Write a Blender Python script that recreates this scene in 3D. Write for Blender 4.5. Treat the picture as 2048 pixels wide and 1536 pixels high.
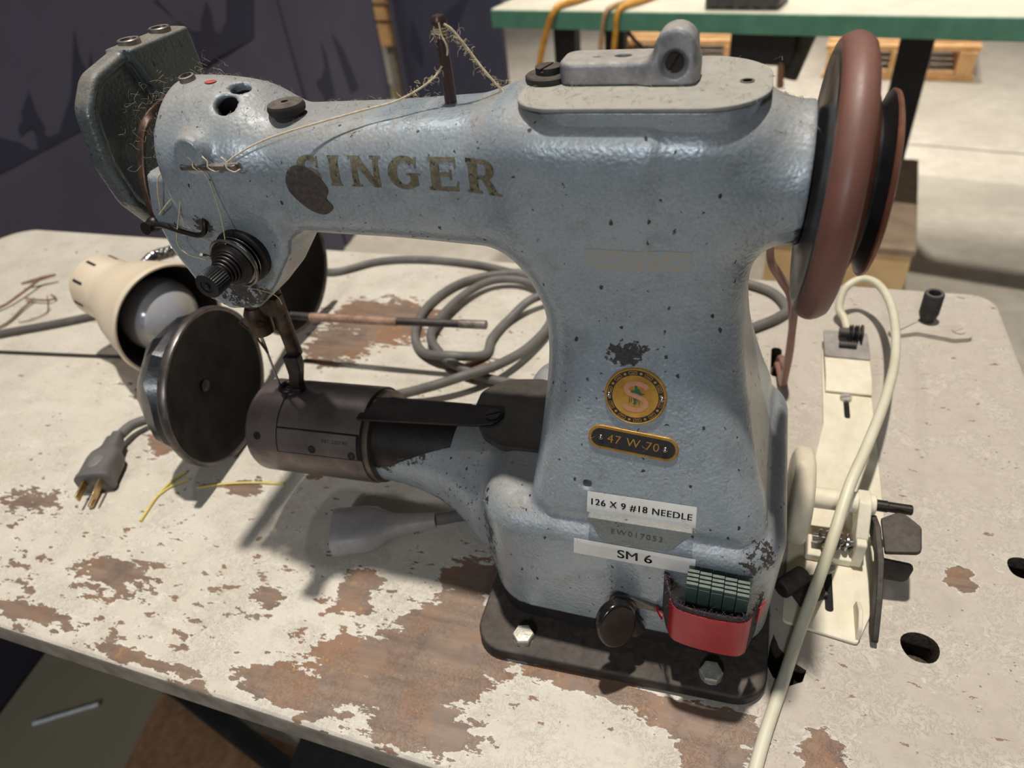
import bpy, bmesh, math, random
import numpy as np
from mathutils import Vector, Matrix
from mathutils.bvhtree import BVHTree

random.seed(7)
for o in list(bpy.data.objects):
    bpy.data.objects.remove(o)
SC = bpy.context.scene
COL = SC.collection

# ------------------------------------------------------------------ units
# Everything is measured in "bench units" (u): x right, y away, z up from the
# table top, point under the lens = (0, 0).  One unit is 1.2 mm.
S = 0.0012
TZ = 0.75
FLOOR = -TZ / S


def W(p):
    return Vector((p[0] * S, p[1] * S, TZ + p[2] * S))


# ------------------------------------------------------------------ camera
cam_d = bpy.data.cameras.new('camera')
cam = bpy.data.objects.new('camera', cam_d)
COL.objects.link(cam)
SC.camera = cam
F_PX = 1390.0
cam_d.sensor_fit = 'HORIZONTAL'
cam_d.sensor_width = 36.0
cam_d.lens = F_PX / 2048.0 * 36.0
cam_d.clip_start = 0.02
cam_d.clip_end = 60
# rows: world x, y, z axes seen in camera space (x right, y down, z forward)
RX = Vector((0.95074909, 0.1122441, -0.28892462))
RY = Vector((0.29327439, -0.6274725, 0.72129633))
RZ = Vector((-0.100331, -0.77050602, -0.62948722))
right = Vector((RX[0], RY[0], RZ[0]))
down = Vector((RX[1], RY[1], RZ[1]))
fwd = Vector((RX[2], RY[2], RZ[2]))
mw = Matrix((right, -down, -fwd)).transposed().to_4x4()
mw.translation = W((0, 0, 371))
cam.matrix_world = mw
cam_d.dof.use_dof = True
cam_d.dof.focus_distance = 330 * S
cam_d.dof.aperture_fstop = 8.0

# ------------------------------------------------------------------ light
world = bpy.data.worlds.new('hall_light')
SC.world = world
world.use_nodes = True
wnt = world.node_tree
bg = wnt.nodes['Background']
bg.inputs['Color'].default_value = (0.9, 0.95, 1.0, 1)
bg.inputs['Strength'].default_value = 0.045


def area_lamp(name, loc, target, size, power, col, spread=180):
    d = bpy.data.lights.new(name, 'AREA')
    d.shape = 'DISK'
    d.size = size
    d.energy = power
    d.color = col
    d.spread = math.radians(spread)
    o = bpy.data.objects.new(name, d)
    COL.objects.link(o)
    o.location = W(loc)
    o.rotation_euler = (W(target) - W(loc)).to_track_quat('-Z', 'Y').to_euler()
    return o


area_lamp('bay_or_fill_lamp', (-190, 640, 4000), (-60, 300, 0), 0.16, 200, (1.0, 0.95, 0.87))
area_lamp('bay_or_fill_lamp', (-2300, 1700, 4000), (-60, 900, 0), 0.35, 20, (1.0, 0.96, 0.9))
area_lamp('bay_or_fill_lamp', (2400, 2500, 4000), (600, 2300, -500), 1.1, 12, (1.0, 0.95, 0.87), 42)
area_lamp('bay_or_fill_lamp', (-250, -2900, 2000), (-60, 300, 100), 0.4, 33, (0.92, 0.96, 1.0))
area_lamp('bay_or_fill_lamp', (-300, 4300, 4000), (-100, 2700, -600), 0.4, 24, (1.0, 0.95, 0.87), 46)  # unseen lamp added to brighten the background, beam narrowed to spare the table
area_lamp('bay_or_fill_lamp', (-1500, -1500, 3500), (-945, 230, -625), 0.2, 2.2, (1.0, 0.95, 0.85), 7)  # unseen narrow spot added to light the floor at lower left
area_lamp('front_fill_light', (-600, -3400, 1300), (-60, 300, 0), 2.6, 12, (0.88, 0.94, 1.0))  # unseen wide soft light added to fill the front of the machine

SC.view_settings.view_transform = 'Standard'
SC.view_settings.look = 'None'
SC.view_settings.exposure = 0.36
SC.view_settings.gamma = 1.0
SC.view_settings.use_curve_mapping = False


# ------------------------------------------------------------------ colours
def lin(r, g, b):
    def f(c):
        c /= 255.0
        return c / 12.92 if c <= 0.04045 else ((c + 0.055) / 1.055) ** 2.4
    return (f(r), f(g), f(b), 1.0)


# ------------------------------------------------------------------ materials
class NT:
    def __init__(self, name):
        self.m = bpy.data.materials.new(name)
        self.m.use_nodes = True
        self.t = self.m.node_tree
        self.b = self.t.nodes['Principled BSDF']
        self.co = self.t.nodes.new('ShaderNodeTexCoord')

    def n(self, typ, **kw):
        nd = self.t.nodes.new(typ)
        for k, v in kw.items():
            setattr(nd, k, v)
        return nd

    def l(self, a, b):
        self.t.links.new(a, b)

    def put(self, sock, v):
        if isinstance(v, bpy.types.NodeSocket):
            self.l(v, sock)
        else:
            sock.default_value = v

    def noise(self, scale, detail=3.0, rough=0.55, vec=None, dist=0.0):
        nd = self.n('ShaderNodeTexNoise')
        nd.inputs['Scale'].default_value = scale
        nd.inputs['Detail'].default_value = detail
        nd.inputs['Roughness'].default_value = rough
        nd.inputs['Distortion'].default_value = dist
        self.l(vec if vec is not None else self.co.outputs['Object'], nd.inputs['Vector'])
        return nd.outputs['Fac']

    def vor(self, scale, vec=None, feature='F1', rnd=1.0):
        nd = self.n('ShaderNodeTexVoronoi', feature=feature)
        nd.inputs['Scale'].default_value = scale
        nd.inputs['Randomness'].default_value = rnd
        self.l(vec if vec is not None else self.co.outputs['Object'], nd.inputs['Vector'])
        return nd.outputs['Distance']

    def math(self, op, a, b=0.0, c=0.0, clamp=False):
        nd = self.n('ShaderNodeMath', operation=op)
        nd.use_clamp = clamp
        for i, v in enumerate((a, b, c)):
            self.put(nd.inputs[i], v)
        return nd.outputs[0]

    def ramp(self, v, a, b, lo=0.0, hi=1.0):
        nd = self.n('ShaderNodeMapRange')
        nd.clamp = True
        self.put(nd.inputs['Value'], v)
        nd.inputs['From Min'].default_value = a
        nd.inputs['From Max'].default_value = b
        nd.inputs['To Min'].default_value = lo
        nd.inputs['To Max'].default_value = hi
        return nd.outputs['Result']

    def mix(self, f, a, b):
        nd = self.n('ShaderNodeMix', data_type='RGBA')
        self.put(nd.inputs['Factor'], f)
        self.put(nd.inputs['A'], a) if False else self.put(nd.inputs[6], a)
        self.put(nd.inputs[7], b)
        return nd.outputs[2]

    def mapping(self, loc=(0, 0, 0), rot=(0, 0, 0), scale=(1, 1, 1), vec=None):
        nd = self.n('ShaderNodeMapping')
        nd.inputs['Location'].default_value = loc
        nd.inputs['Rotation'].default_value = rot
        nd.inputs['Scale'].default_value = scale
        self.l(vec if vec is not None else self.co.outputs['Object'], nd.inputs['Vector'])
        return nd.outputs[0]

    def blob(self, c, r, vec=None, inner=0.0):
        """1 inside an ellipsoid (centre c, radii r, optional 3rd turn), 0 at its edge"""
        loc = c
        sub = self.n('ShaderNodeVectorMath', operation='SUBTRACT')
        self.l(vec if vec is not None else self.co.outputs['Object'], sub.inputs[0])
        sub.inputs[1].default_value = loc
        div = self.n('ShaderNodeVectorMath', operation='DIVIDE')
        self.l(sub.outputs[0], div.inputs[0])
        div.inputs[1].default_value = r
        ln = self.n('ShaderNodeVectorMath', operation='LENGTH')
        self.l(div.outputs[0], ln.inputs[0])
        return self.ramp(ln.outputs['Value'], inner, 1.0, 1.0, 0.0)

    def maxof(self, lst):
        v = lst[0]
        for w in lst[1:]:
            v = self.math('MAXIMUM', v, w)
        return v

    def bump(self, h, strength=0.3, dist=0.0005, prev=None):
        nd = self.n('ShaderNodeBump')
        nd.inputs['Strength'].default_value = strength
        nd.inputs['Distance'].default_value = dist
        self.l(h, nd.inputs['Height'])
        if prev is not None:
            self.l(prev, nd.inputs['Normal'])
        return nd.outputs[0]

    def up(self):
        g = self.n('ShaderNodeNewGeometry')
        s = self.n('ShaderNodeSeparateXYZ')
        self.l(g.outputs['Normal'], s.inputs[0])
        return s.outputs['Z']

    def out(self, color=None, rough=None, metal=None, normal=None, spec=None, coat=None):
        if color is not None:
            self.put(self.b.inputs['Base Color'], color)
        if rough is not None:
            self.put(self.b.inputs['Roughness'], rough)
        if metal is not None:
            self.put(self.b.inputs['Metallic'], metal)
        if normal is not None:
            self.l(normal, self.b.inputs['Normal'])
        if spec is not None:
            self.b.inputs['Specular IOR Level'].default_value = spec
        if coat is not None:
            self.b.inputs['Coat Weight'].default_value = coat
            self.b.inputs['Coat Roughness'].default_value = 0.15
        return self.m


U = 1.0 / S      # texture frequency helper: features per bench unit


def simple(name, c1, c2=None, rough=0.5, metal=0.0, scale=0.08, bump=0.15, bscale=0.8, dust=0.0,
           dustc=(150, 141, 130), coat=None, spec=None):
    k = NT(name)
    a = lin(*c1)
    b = lin(*(c2 or [max(0, c * 0.82) for c in c1]))
    nz = k.noise(scale * U, 5, 0.6)
    col = k.mix(k.ramp(nz, 0.35, 0.65), a, b)
    rgh = k.ramp(nz, 0.3, 0.7, rough * 0.85, min(1, rough * 1.2))
    if dust > 0:
        f = k.math('MULTIPLY', k.ramp(k.up(), 0.35, 0.9), k.ramp(k.noise(0.25 * U, 4, 0.65), 0.3, 0.62, 0.35 * dust, dust), clamp=True)
        col = k.mix(f, col, lin(*dustc))
        rgh = k.math('ADD', rgh, k.math('MULTIPLY', f, 0.4), clamp=True)
        if metal:
            metal = k.math('MULTIPLY', k.math('SUBTRACT', 1.0, f, clamp=True), metal)
    nrm = k.bump(k.noise(bscale * U, 4, 0.6), bump, 0.0004)
    return k.out(col, rgh, metal, nrm, spec, coat)


def hammered(name, chips=(), bare=0.0, base=(156, 165, 172), dust=0.75, clean=(), origin=(0, 0, 0)):
    """grey-blue hammertone enamel with chips and settled dust; coordinates in object space"""
    k = NT(name)
    o = k.co.outputs['Object']
    big = k.noise(0.03 * U, 3, 0.5)
    col = k.mix(k.ramp(big, 0.35, 0.65), lin(*base), lin(base[0] - 13, base[1] - 11, base[2] - 10))
    fine = k.noise(0.9 * U, 2, 0.5)
    col = k.mix(k.ramp(fine, 0.35, 0.7, 0.0, 0.35), col, lin(base[0] + 26, base[1] + 26, base[2] + 26))
    # grime film
    col = k.mix(k.ramp(k.noise(0.055 * U, 5, 0.7), 0.5, 0.75, 0, 0.4), col, lin(92, 98, 98))
    # settled dust, only where the surface faces up
    upz = k.up()
    fib = k.noise(0.8 * U, 6, 0.75, dist=1.5)
    dl = k.ramp(upz, 0.30, 0.92)
    if clean:
        st = k.noise(1.0, 2, 0.4, vec=k.mapping(rot=(0, 0, 0.75), scale=(0.075 * U, 0.012 * U, 0.02 * U)))
        msk = k.maxof([k.blob(tuple(S * (c[i] - origin[i]) for i in range(3)), tuple(S * v for v in r)) for c, r in clean])
        wipe = k.math('MULTIPLY', k.ramp(msk, 0.0, 0.3), k.ramp(st, 0.44, 0.54, 0.0, 0.92))
        dl = k.math('MULTIPLY', dl, k.math('SUBTRACT', 1.0, wipe))
    dm = k.math('MULTIPLY', dl, k.ramp(k.noise(0.12 * U, 4, 0.6), 0.25, 0.6, 0.45 * dust, dust))
    dm = k.math('MULTIPLY', dm, k.ramp(fib, 0.3, 0.6, 0.55, 1.0), clamp=True)
    dcol = k.mix(k.ramp(fib, 0.35, 0.7), lin(112, 99, 86), lin(156, 145, 130))
    col = k.mix(dm, col, dcol)
    # chips down to dark primer
    if chips:
        cm = k.maxof([k.math('MULTIPLY', k.blob(tuple(S * (c[i] - origin[i]) for i in range(3)), tuple(S * v for v in r), inner=.25), g) for c, r, g in chips])
    else:
        cm = 0.0
    n1 = k.noise(0.36 * U, 5, 0.62, vec=k.mapping(scale=(1, 1, 1.0), rot=(0, 0.5, 0)))
    n2 = k.noise(0.14 * U, 6, 0.68)
    th = k.math('ADD', k.math('MULTIPLY', n1, 0.6), k.math('MULTIPLY', n2, 0.4))
    chip = k.ramp(k.math('ADD', th, k.math('MULTIPLY', cm, 0.33)), 0.635, 0.645)
    v = k.vor(0.15 * U, vec=k.mapping(scale=(1, 1, 0.55), rot=(0, 0.6, 0)))
    rare = k.ramp(k.noise(0.045 * U, 2, 0.5), 0.40, 0.47)
    speck = k.math('MULTIPLY', k.ramp(k.math('ADD', v, k.math('MULTIPLY', n1, 0.5)), 0.335, 0.345, 1, 0), rare)
    chip = k.math('MAXIMUM', chip, speck)
    ccol = k.mix(k.ramp(k.noise(0.5 * U, 3), 0.35, 0.65), lin(43, 41, 41), lin(66, 60, 57))
    col = k.mix(chip, col, ccol)
    # rough stipple of the enamel
    hm = k.math('ADD', k.math('MULTIPLY', k.vor(0.62 * U, feature='SMOOTH_F1'), 0.9), k.math('MULTIPLY', k.noise(0.5 * U, 3, 0.6), 0.8))
    nrm = k.bump(hm, 0.5, 0.00045)
    nrm = k.bump(k.math('SUBTRACT', 1.0, chip), 0.5, 0.0003, nrm)
    rg = k.math('ADD', 0.31, k.math('MULTIPLY', dm, 0.6), clamp=True)
    rg = k.math('ADD', rg, k.math('MULTIPLY', chip, 0.12), clamp=True)
    mt = k.math('MULTIPLY', k.math('SUBTRACT', 1.0, k.math('MAXIMUM', dm, chip), clamp=True), 0.32)
    return k.out(col, rg, mt, nrm)


# ------------------------------------------------------------------ mesh builder
def vadd(a, b): return (a[0] + b[0], a[1] + b[1], a[2] + b[2])


def frame_of(axis):
    a = Vector(axis).normalized()
    ref = Vector((0, 0, 1)) if abs(a.z) < 0.9 else Vector((0, 1, 0))
    u = ref.cross(a).normalized()
    v = a.cross(u).normalized()
    return u, v, a


class MB:
    def __init__(self):
        self.v = []
        self.f = []
        self.mi = []
        self.cur = 0

    def add(self, verts, faces):
        k = len(self.v)
        self.v += [tuple(p) for p in verts]
        self.f += [tuple(i + k for i in f) for f in faces]
        self.mi += [self.cur] * len(faces)
        return self

    def box(self, c, s, rz=0.0, M=None):
        hx, hy, hz = s[0] / 2, s[1] / 2, s[2] / 2
        R = Matrix.Rotation(rz, 3, 'Z') if M is None else M
        P = [Vector((x, y, z)) for x in (-hx, hx) for y in (-hy, hy) for z in (-hz, hz)]
        P = [R @ p + Vector(c) for p in P]
        return self.add(P, [(0, 1, 3, 2), (4, 6, 7, 5), (0, 4, 5, 1), (2, 3, 7, 6), (0, 2, 6, 4), (1, 5, 7, 3)])

    def lathe(self, prof, p0, axis, seg=32, cap0=True, cap1=True, ph=0.0):
        """prof: list of (radius, height along axis)"""
        u, v, a = frame_of(axis)
        o = Vector(p0)
        V = []
        for r, h in prof:
            for i in range(seg):
                t = 2 * math.pi * i / seg + ph
                V.append(o + a * h + (u * math.cos(t) + v * math.sin(t)) * r)
        Fc = []
        for j in range(len(prof) - 1):
            for i in range(seg):
                i2 = (i + 1) % seg
                Fc.append((j * seg + i, j * seg + i2, (j + 1) * seg + i2, (j + 1) * seg + i))
        if cap0:
            Fc.append(tuple(reversed(range(seg))))
        if cap1:
            n = (len(prof) - 1) * seg
            Fc.append(tuple(n + i for i in range(seg)))
        return self.add(V, Fc)

    def cyl(self, p0, p1, r, r1=None, seg=24, ch=0.0):
        d = Vector(p1) - Vector(p0)
        h = d.length
        r1 = r if r1 is None else r1
        if ch > 0:
            pr = [(r - ch, 0), (r, ch), (r1, h - ch), (r1 - ch, h)]
        else:
            pr = [(r, 0), (r1, h)]
        return self.lathe(pr, p0, d, seg)

    def torus(self, c, axis, R, r, seg=48, ms=12, sq=1.0):
        u, v, a = frame_of(axis)
        V = []
        for i in range(seg):
            t = 2 * math.pi * i / seg
            e = u * math.cos(t) + v * math.sin(t)
            for j in range(ms):
                q = 2 * math.pi * j / ms
                V.append(Vector(c) + e * (R + r * math.cos(q)) + a * (r * sq * math.sin(q)))
        Fc = [(i * ms + j, ((i + 1) % seg) * ms + j, ((i + 1) % seg) * ms + (j + 1) % ms, i * ms + (j + 1) % ms)
              for i in range(seg) for j in range(ms)]
        return self.add(V, Fc)

    def sphere(self, c, r, seg=20, rings=12, sc=(1, 1, 1)):
        V = [(c[0], c[1], c[2] - r * sc[2])]
        for j in range(1, rings):
            q = -math.pi / 2 + math.pi * j / rings
            for i in range(seg):
                t = 2 * math.pi * i / seg
                V.append((c[0] + r * sc[0] * math.cos(q) * math.cos(t), c[1] + r * sc[1] * math.cos(q) * math.sin(t), c[2] + r * sc[2] * math.sin(q)))
        V.append((c[0], c[1], c[2] + r * sc[2]))
        Fc = [(0, 1 + (i + 1) % seg, 1 + i) for i in range(seg)]
        for j in range(rings - 2):
            for i in range(seg):
                a = 1 + j * seg
                Fc.append((a + i, a + (i + 1) % seg, a + seg + (i + 1) % seg, a + seg + i))
        n = len(V) - 1
        a = 1 + (rings - 2) * seg
        Fc += [(a + i, a + (i + 1) % seg, n) for i in range(seg)]
        return self.add(V, Fc)

    def tube(self, pts, r, seg=12, smooth=6, flat=None, caps=True):
        """swept tube through pts; r may be a list; flat=(wide, thick, upvec) gives a strap section"""
        P = spline(pts, smooth) if smooth > 1 else [Vector(p) for p in pts]
        n = len(P)
        if isinstance(r, (list, tuple)):
            rr = [np.interp(i / (n - 1) * (len(r) - 1), range(len(r)), r) for i in range(n)]
        else:
            rr = [r] * n
        T = []
        for i in range(n):
            d = P[min(n - 1, i + 1)] - P[max(0, i - 1)]
            T.append(d.normalized())
        u = frame_of(T[0])[0]
        V = []
        for i in range(n):
            u = (u - T[i] * u.dot(T[i])).normalized()
            if flat:
                uu = Vector(flat[2])
                uu = (uu - T[i] * uu.dot(T[i])).normalized()
                ww = T[i].cross(uu)
                for k in range(seg):
                    t = 2 * math.pi * k / seg
                    c, s_ = math.cos(t), math.sin(t)
                    c = math.copysign(abs(c) ** 0.5, c)
                    s_ = math.copysign(abs(s_) ** 0.5, s_)
                    V.append(P[i] + ww * (c * flat[0] / 2) + uu * (s_ * flat[1] / 2))
            else:
                w = T[i].cross(u)
                for k in range(seg):
                    t = 2 * math.pi * k / seg
                    V.append(P[i] + (u * math.cos(t) + w * math.sin(t)) * rr[i])
        Fc = []
        for i in range(n - 1):
            for k in range(seg):
                k2 = (k + 1) % seg
                Fc.append((i * seg + k, i * seg + k2, (i + 1) * seg + k2, (i + 1) * seg + k))
        if caps:
            Fc.append(tuple(reversed(range(seg))))
            Fc.append(tuple((n - 1) * seg + k for k in range(seg)))
        return self.add(V, Fc)

    def prism(self, poly, o, u, v, h0, h1):
        """polygon (list of (a,b)) in the plane o + a*u + b*v, extruded along u x v from h0 to h1"""
        u, v, o = Vector(u), Vector(v), Vector(o)
        w = u.cross(v).normalized()
        n = len(poly)
        V = [o + u * a + v * b + w * h0 for a, b in poly] + [o + u * a + v * b + w * h1 for a, b in poly]
        Fc = [tuple(reversed(range(n))), tuple(range(n, 2 * n))]
        Fc += [(i, (i + 1) % n, n + (i + 1) % n, n + i) for i in range(n)]
        return self.add(V, Fc)

    def build(self, name, mat, parent=None, org=None, smooth=40, bevel=0.0, bseg=2, origin_part=None):
        if org is None:
            org = parent['_o'] if parent is not None else self.auto_org()
        base = Vector(tuple(org))
        me = bpy.data.meshes.new(name)
        me.from_pydata([((p[0] - base.x) * S, (p[1] - base.y) * S, (p[2] - base.z) * S) for p in self.v], [], self.f)
        mats = mat if isinstance(mat, (list, tuple)) else [mat]
        for m in mats:
            me.materials.append(m)
        if len(mats) > 1:
            me.polygons.foreach_set('material_index', self.mi)
        bm = bmesh.new()
        bm.from_mesh(me)
        bmesh.ops.recalc_face_normals(bm, faces=bm.faces)
        bm.to_mesh(me)
        bm.free()
        if smooth:
            me.shade_smooth()
            me.set_sharp_from_angle(angle=math.radians(smooth))
        o = bpy.data.objects.new(name, me)
        COL.objects.link(o)
        if parent is not None:
            o.parent = parent
            pb = Vector(tuple(parent['_o']))
            o.location = (base - pb) * S
        else:
            o.location = W(base)
        o['_o'] = tuple(base)
        if bevel:
            md = o.modifiers.new('edge', 'BEVEL')
            md.width = bevel * S
            md.segments = bseg
            md.limit_method = 'ANGLE'
            md.angle_limit = math.radians(40)
            md.harden_normals = False
        return o

    def auto_org(self):
        A = np.array([tuple(p) for p in self.v])
        lo, hi = A.min(0), A.max(0)
        return ((lo[0] + hi[0]) / 2, (lo[1] + hi[1]) / 2, lo[2])


def spline(pts, k):
    P = [Vector(p) for p in pts]
    if len(P) < 3:
        return P
    out = []
    n = len(P)
    for i in range(n - 1):
        p0 = P[i - 1] if i > 0 else P[0] * 2 - P[1]
        p1, p2 = P[i], P[i + 1]
        p3 = P[i + 2] if i + 2 < n else P[-1] * 2 - P[-2]
        for j in range(k):
            t = j / k
            out.append(0.5 * ((2 * p1) + (p2 - p0) * t + (2 * p0 - 5 * p1 + 4 * p2 - p3) * t * t + (3 * p1 - p0 - 3 * p2 + p3) * t ** 3))
    out.append(P[-1])
    return out


def empty(name, org, label, cat, group=None):
    o = bpy.data.objects.new(name, None)
    o.empty_display_size = 0.02
    COL.objects.link(o)
    o.location = W(org)
    o['_o'] = tuple(float(v) for v in org)
    tag(o, label, cat, group)
    return o


def tag(o, label, cat, group=None, kind=None):
    if label:
        o['label'] = label
    if cat:
        o['category'] = cat
    if group:
        o['group'] = group
    if kind:
        o['kind'] = kind
    return o


def roundpoly(corners, radii, seg=8):
    out = []
    n = len(corners)
    for i in range(n):
        p = Vector(corners[i])
        a = (Vector(corners[i - 1]) - p).normalized()
        b = (Vector(corners[(i + 1) % n]) - p).normalized()
        r = radii[i] if isinstance(radii, (list, tuple)) else radii
        if r <= 0:
            out.append(tuple(p))
            continue
        ang = a.angle(b)
        d = r / math.tan(ang / 2)
        c = p + (a + b).normalized() * (r / math.sin(ang / 2))
        t0, t1 = p + a * d, p + b * d
        a0 = math.atan2(*(t0 - c).yx)
        a1 = math.atan2(*(t1 - c).yx)
        da = (a1 - a0 + math.pi) % (2 * math.pi) - math.pi
        for j in range(seg + 1):
            t = a0 + da * j / seg
            out.append((c.x + r * math.cos(t), c.y + r * math.sin(t)))
    return out


def rrect(x0, x1, y0, y1, r, seg=8):
    return roundpoly([(x0, y0), (x1, y0), (x1, y1), (x0, y1)], r, seg)


# ------------------------------------------------------------------ implicit castings
def smin(a, b, k):
    h = np.clip(0.5 + 0.5 * (b - a) / k, 0, 1)
    return b + (a - b) * h - k * h * (1 - h)


def smax(a, b, k):
    return -smin(-a, -b, k)


def surface_nets(fn, lo, hi, step):
    lo = np.array(lo, float)
    n = [int(math.ceil((hi[i] - lo[i]) / step)) + 1 for i in range(3)]
    ax = [np.float32(lo[i]) + np.float32(step) * np.arange(n[i], dtype=np.float32) for i in range(3)]
    X, Y, Z = ax[0][:, None, None], ax[1][None, :, None], ax[2][None, None, :]
    D = np.asarray(np.broadcast_to(fn(X, Y, Z), n), np.float32)
    Sg = D < 0
    c = np.zeros([m - 1 for m in n], np.int8)
    for i in (0, 1):
        for j in (0, 1):
            for k in (0, 1):
                c += Sg[i:n[0] - 1 + i, j:n[1] - 1 + j, k:n[2] - 1 + k]
    act = (c > 0) & (c < 8)
    idx = np.argwhere(act)
    vid = -np.ones(act.shape, np.int64)
    vid[act] = np.arange(len(idx))
    acc = np.zeros((len(idx), 3))
    cnt = np.zeros(len(idx))
    corners = [(i, j, k) for i in (0, 1) for j in (0, 1) for k in (0, 1)]
    vals = {q: D[idx[:, 0] + q[0], idx[:, 1] + q[1], idx[:, 2] + q[2]] for q in corners}
    for q in corners:
        for d in range(3):
            if q[d] == 0:
                q2 = tuple(q[e] + (1 if e == d else 0) for e in range(3))
                a, b = vals[q], vals[q2]
                m = (a < 0) != (b < 0)
                t = np.where(m, a / np.where(m, a - b, 1), 0)
                p = np.tile(np.array(q, float), (len(idx), 1))
                p[:, d] += t
                acc[m] += p[m]
                cnt[m] += 1
    V = lo + (idx + acc / cnt[:, None]) * step
    F = []
    for d in range(3):
        e, g = (d + 1) % 3, (d + 2) % 3
        sl0 = [slice(None)] * 3
        sl1 = [slice(None)] * 3
        sl0[d] = slice(0, n[d] - 1)
        sl1[d] = slice(1, n[d])
        ch = Sg[tuple(sl0)] != Sg[tuple(sl1)]
        sgn = Sg[tuple(sl0)]
        P = np.argwhere(ch)
        ok = (P[:, e] > 0) & (P[:, g] > 0) & (P[:, e] < n[e] - 1) & (P[:, g] < n[g] - 1)
        P = P[ok]
        s = sgn[P[:, 0], P[:, 1], P[:, 2]]
        q = []
        for de, dg in ((1, 1), (0, 1), (0, 0), (1, 0)):
            R = P.copy()
            R[:, e] -= de
            R[:, g] -= dg
            q.append(vid[R[:, 0], R[:, 1], R[:, 2]])
        Q = np.stack(q, 1)
        Q[~s] = Q[~s][:, ::-1]
        F.append(Q)
    return V, np.concatenate(F)


def rbox2(X, Y, cx, cy, hx, hy, r):
    qx = np.abs(X - cx) - hx + r
    qy = np.abs(Y - cy) - hy + r
    return np.minimum(np.maximum(qx, qy), 0) + np.sqrt(np.maximum(qx, 0) ** 2 + np.maximum(qy, 0) ** 2) - r


def extr(d2, Z, z0, z1, r):
    """extrude a 2-D distance between z0 and z1 with a rounded rim r"""
    a = d2 + r
    b = np.abs(Z - (z0 + z1) / 2) - (z1 - z0) / 2 + r
    return np.minimum(np.maximum(a, b), 0) + np.sqrt(np.maximum(a, 0) ** 2 + np.maximum(b, 0) ** 2) - r


def sdpoly(X, Y, P):
    X, Y = np.broadcast_arrays(X, Y)
    d = np.full(X.shape, 1e9, np.float32)
    s = np.ones(X.shape, np.float32)
    n = len(P)
    for i in range(n):
        ax, ay = P[i]
        bx, by = P[i - 1]
        ex, ey = bx - ax, by - ay
        wx, wy = X - ax, Y - ay
        t = np.clip((wx * ex + wy * ey) / (ex * ex + ey * ey), 0, 1)
        d = np.minimum(d, (wx - ex * t) ** 2 + (wy - ey * t) ** 2)
        c1, c2, c3 = Y >= ay, Y < by, ex * wy > ey * wx
        fl = (c1 & c2 & c3) | (~c1 & ~c2 & ~c3)
        s = np.where(fl, -s, s)
    return s * np.sqrt(d)


def lerp_s(z, xs, ys):
    """smooth interpolation through a profile table"""
    zz = np.asarray(z, float)
    r = np.interp(zz, xs, ys)
    for w in (3.0, 6.0):
        r = (r + np.interp(zz - w, xs, ys) + np.interp(zz + w, xs, ys)) / 3
    return r.astype(np.float32)


YA = 278.0      # plane of the arm shaft
ZA = 251.5      # height of the arm shaft


def super2(A, B, ca, cb, ha, hb, n):
    return ((np.abs((A - ca) / ha) ** n + np.abs((B - cb) / hb) ** n) ** (1.0 / n) - 1.0) * np.minimum(ha, hb)


LOBE = [(-283, 236), (-281, 215), (-270, 186), (-258, 180), (-240, 182), (-224, 197), (-209, 216), (-206, 226), (-210, 240), (-230, 256), (-276, 256)]


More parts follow.
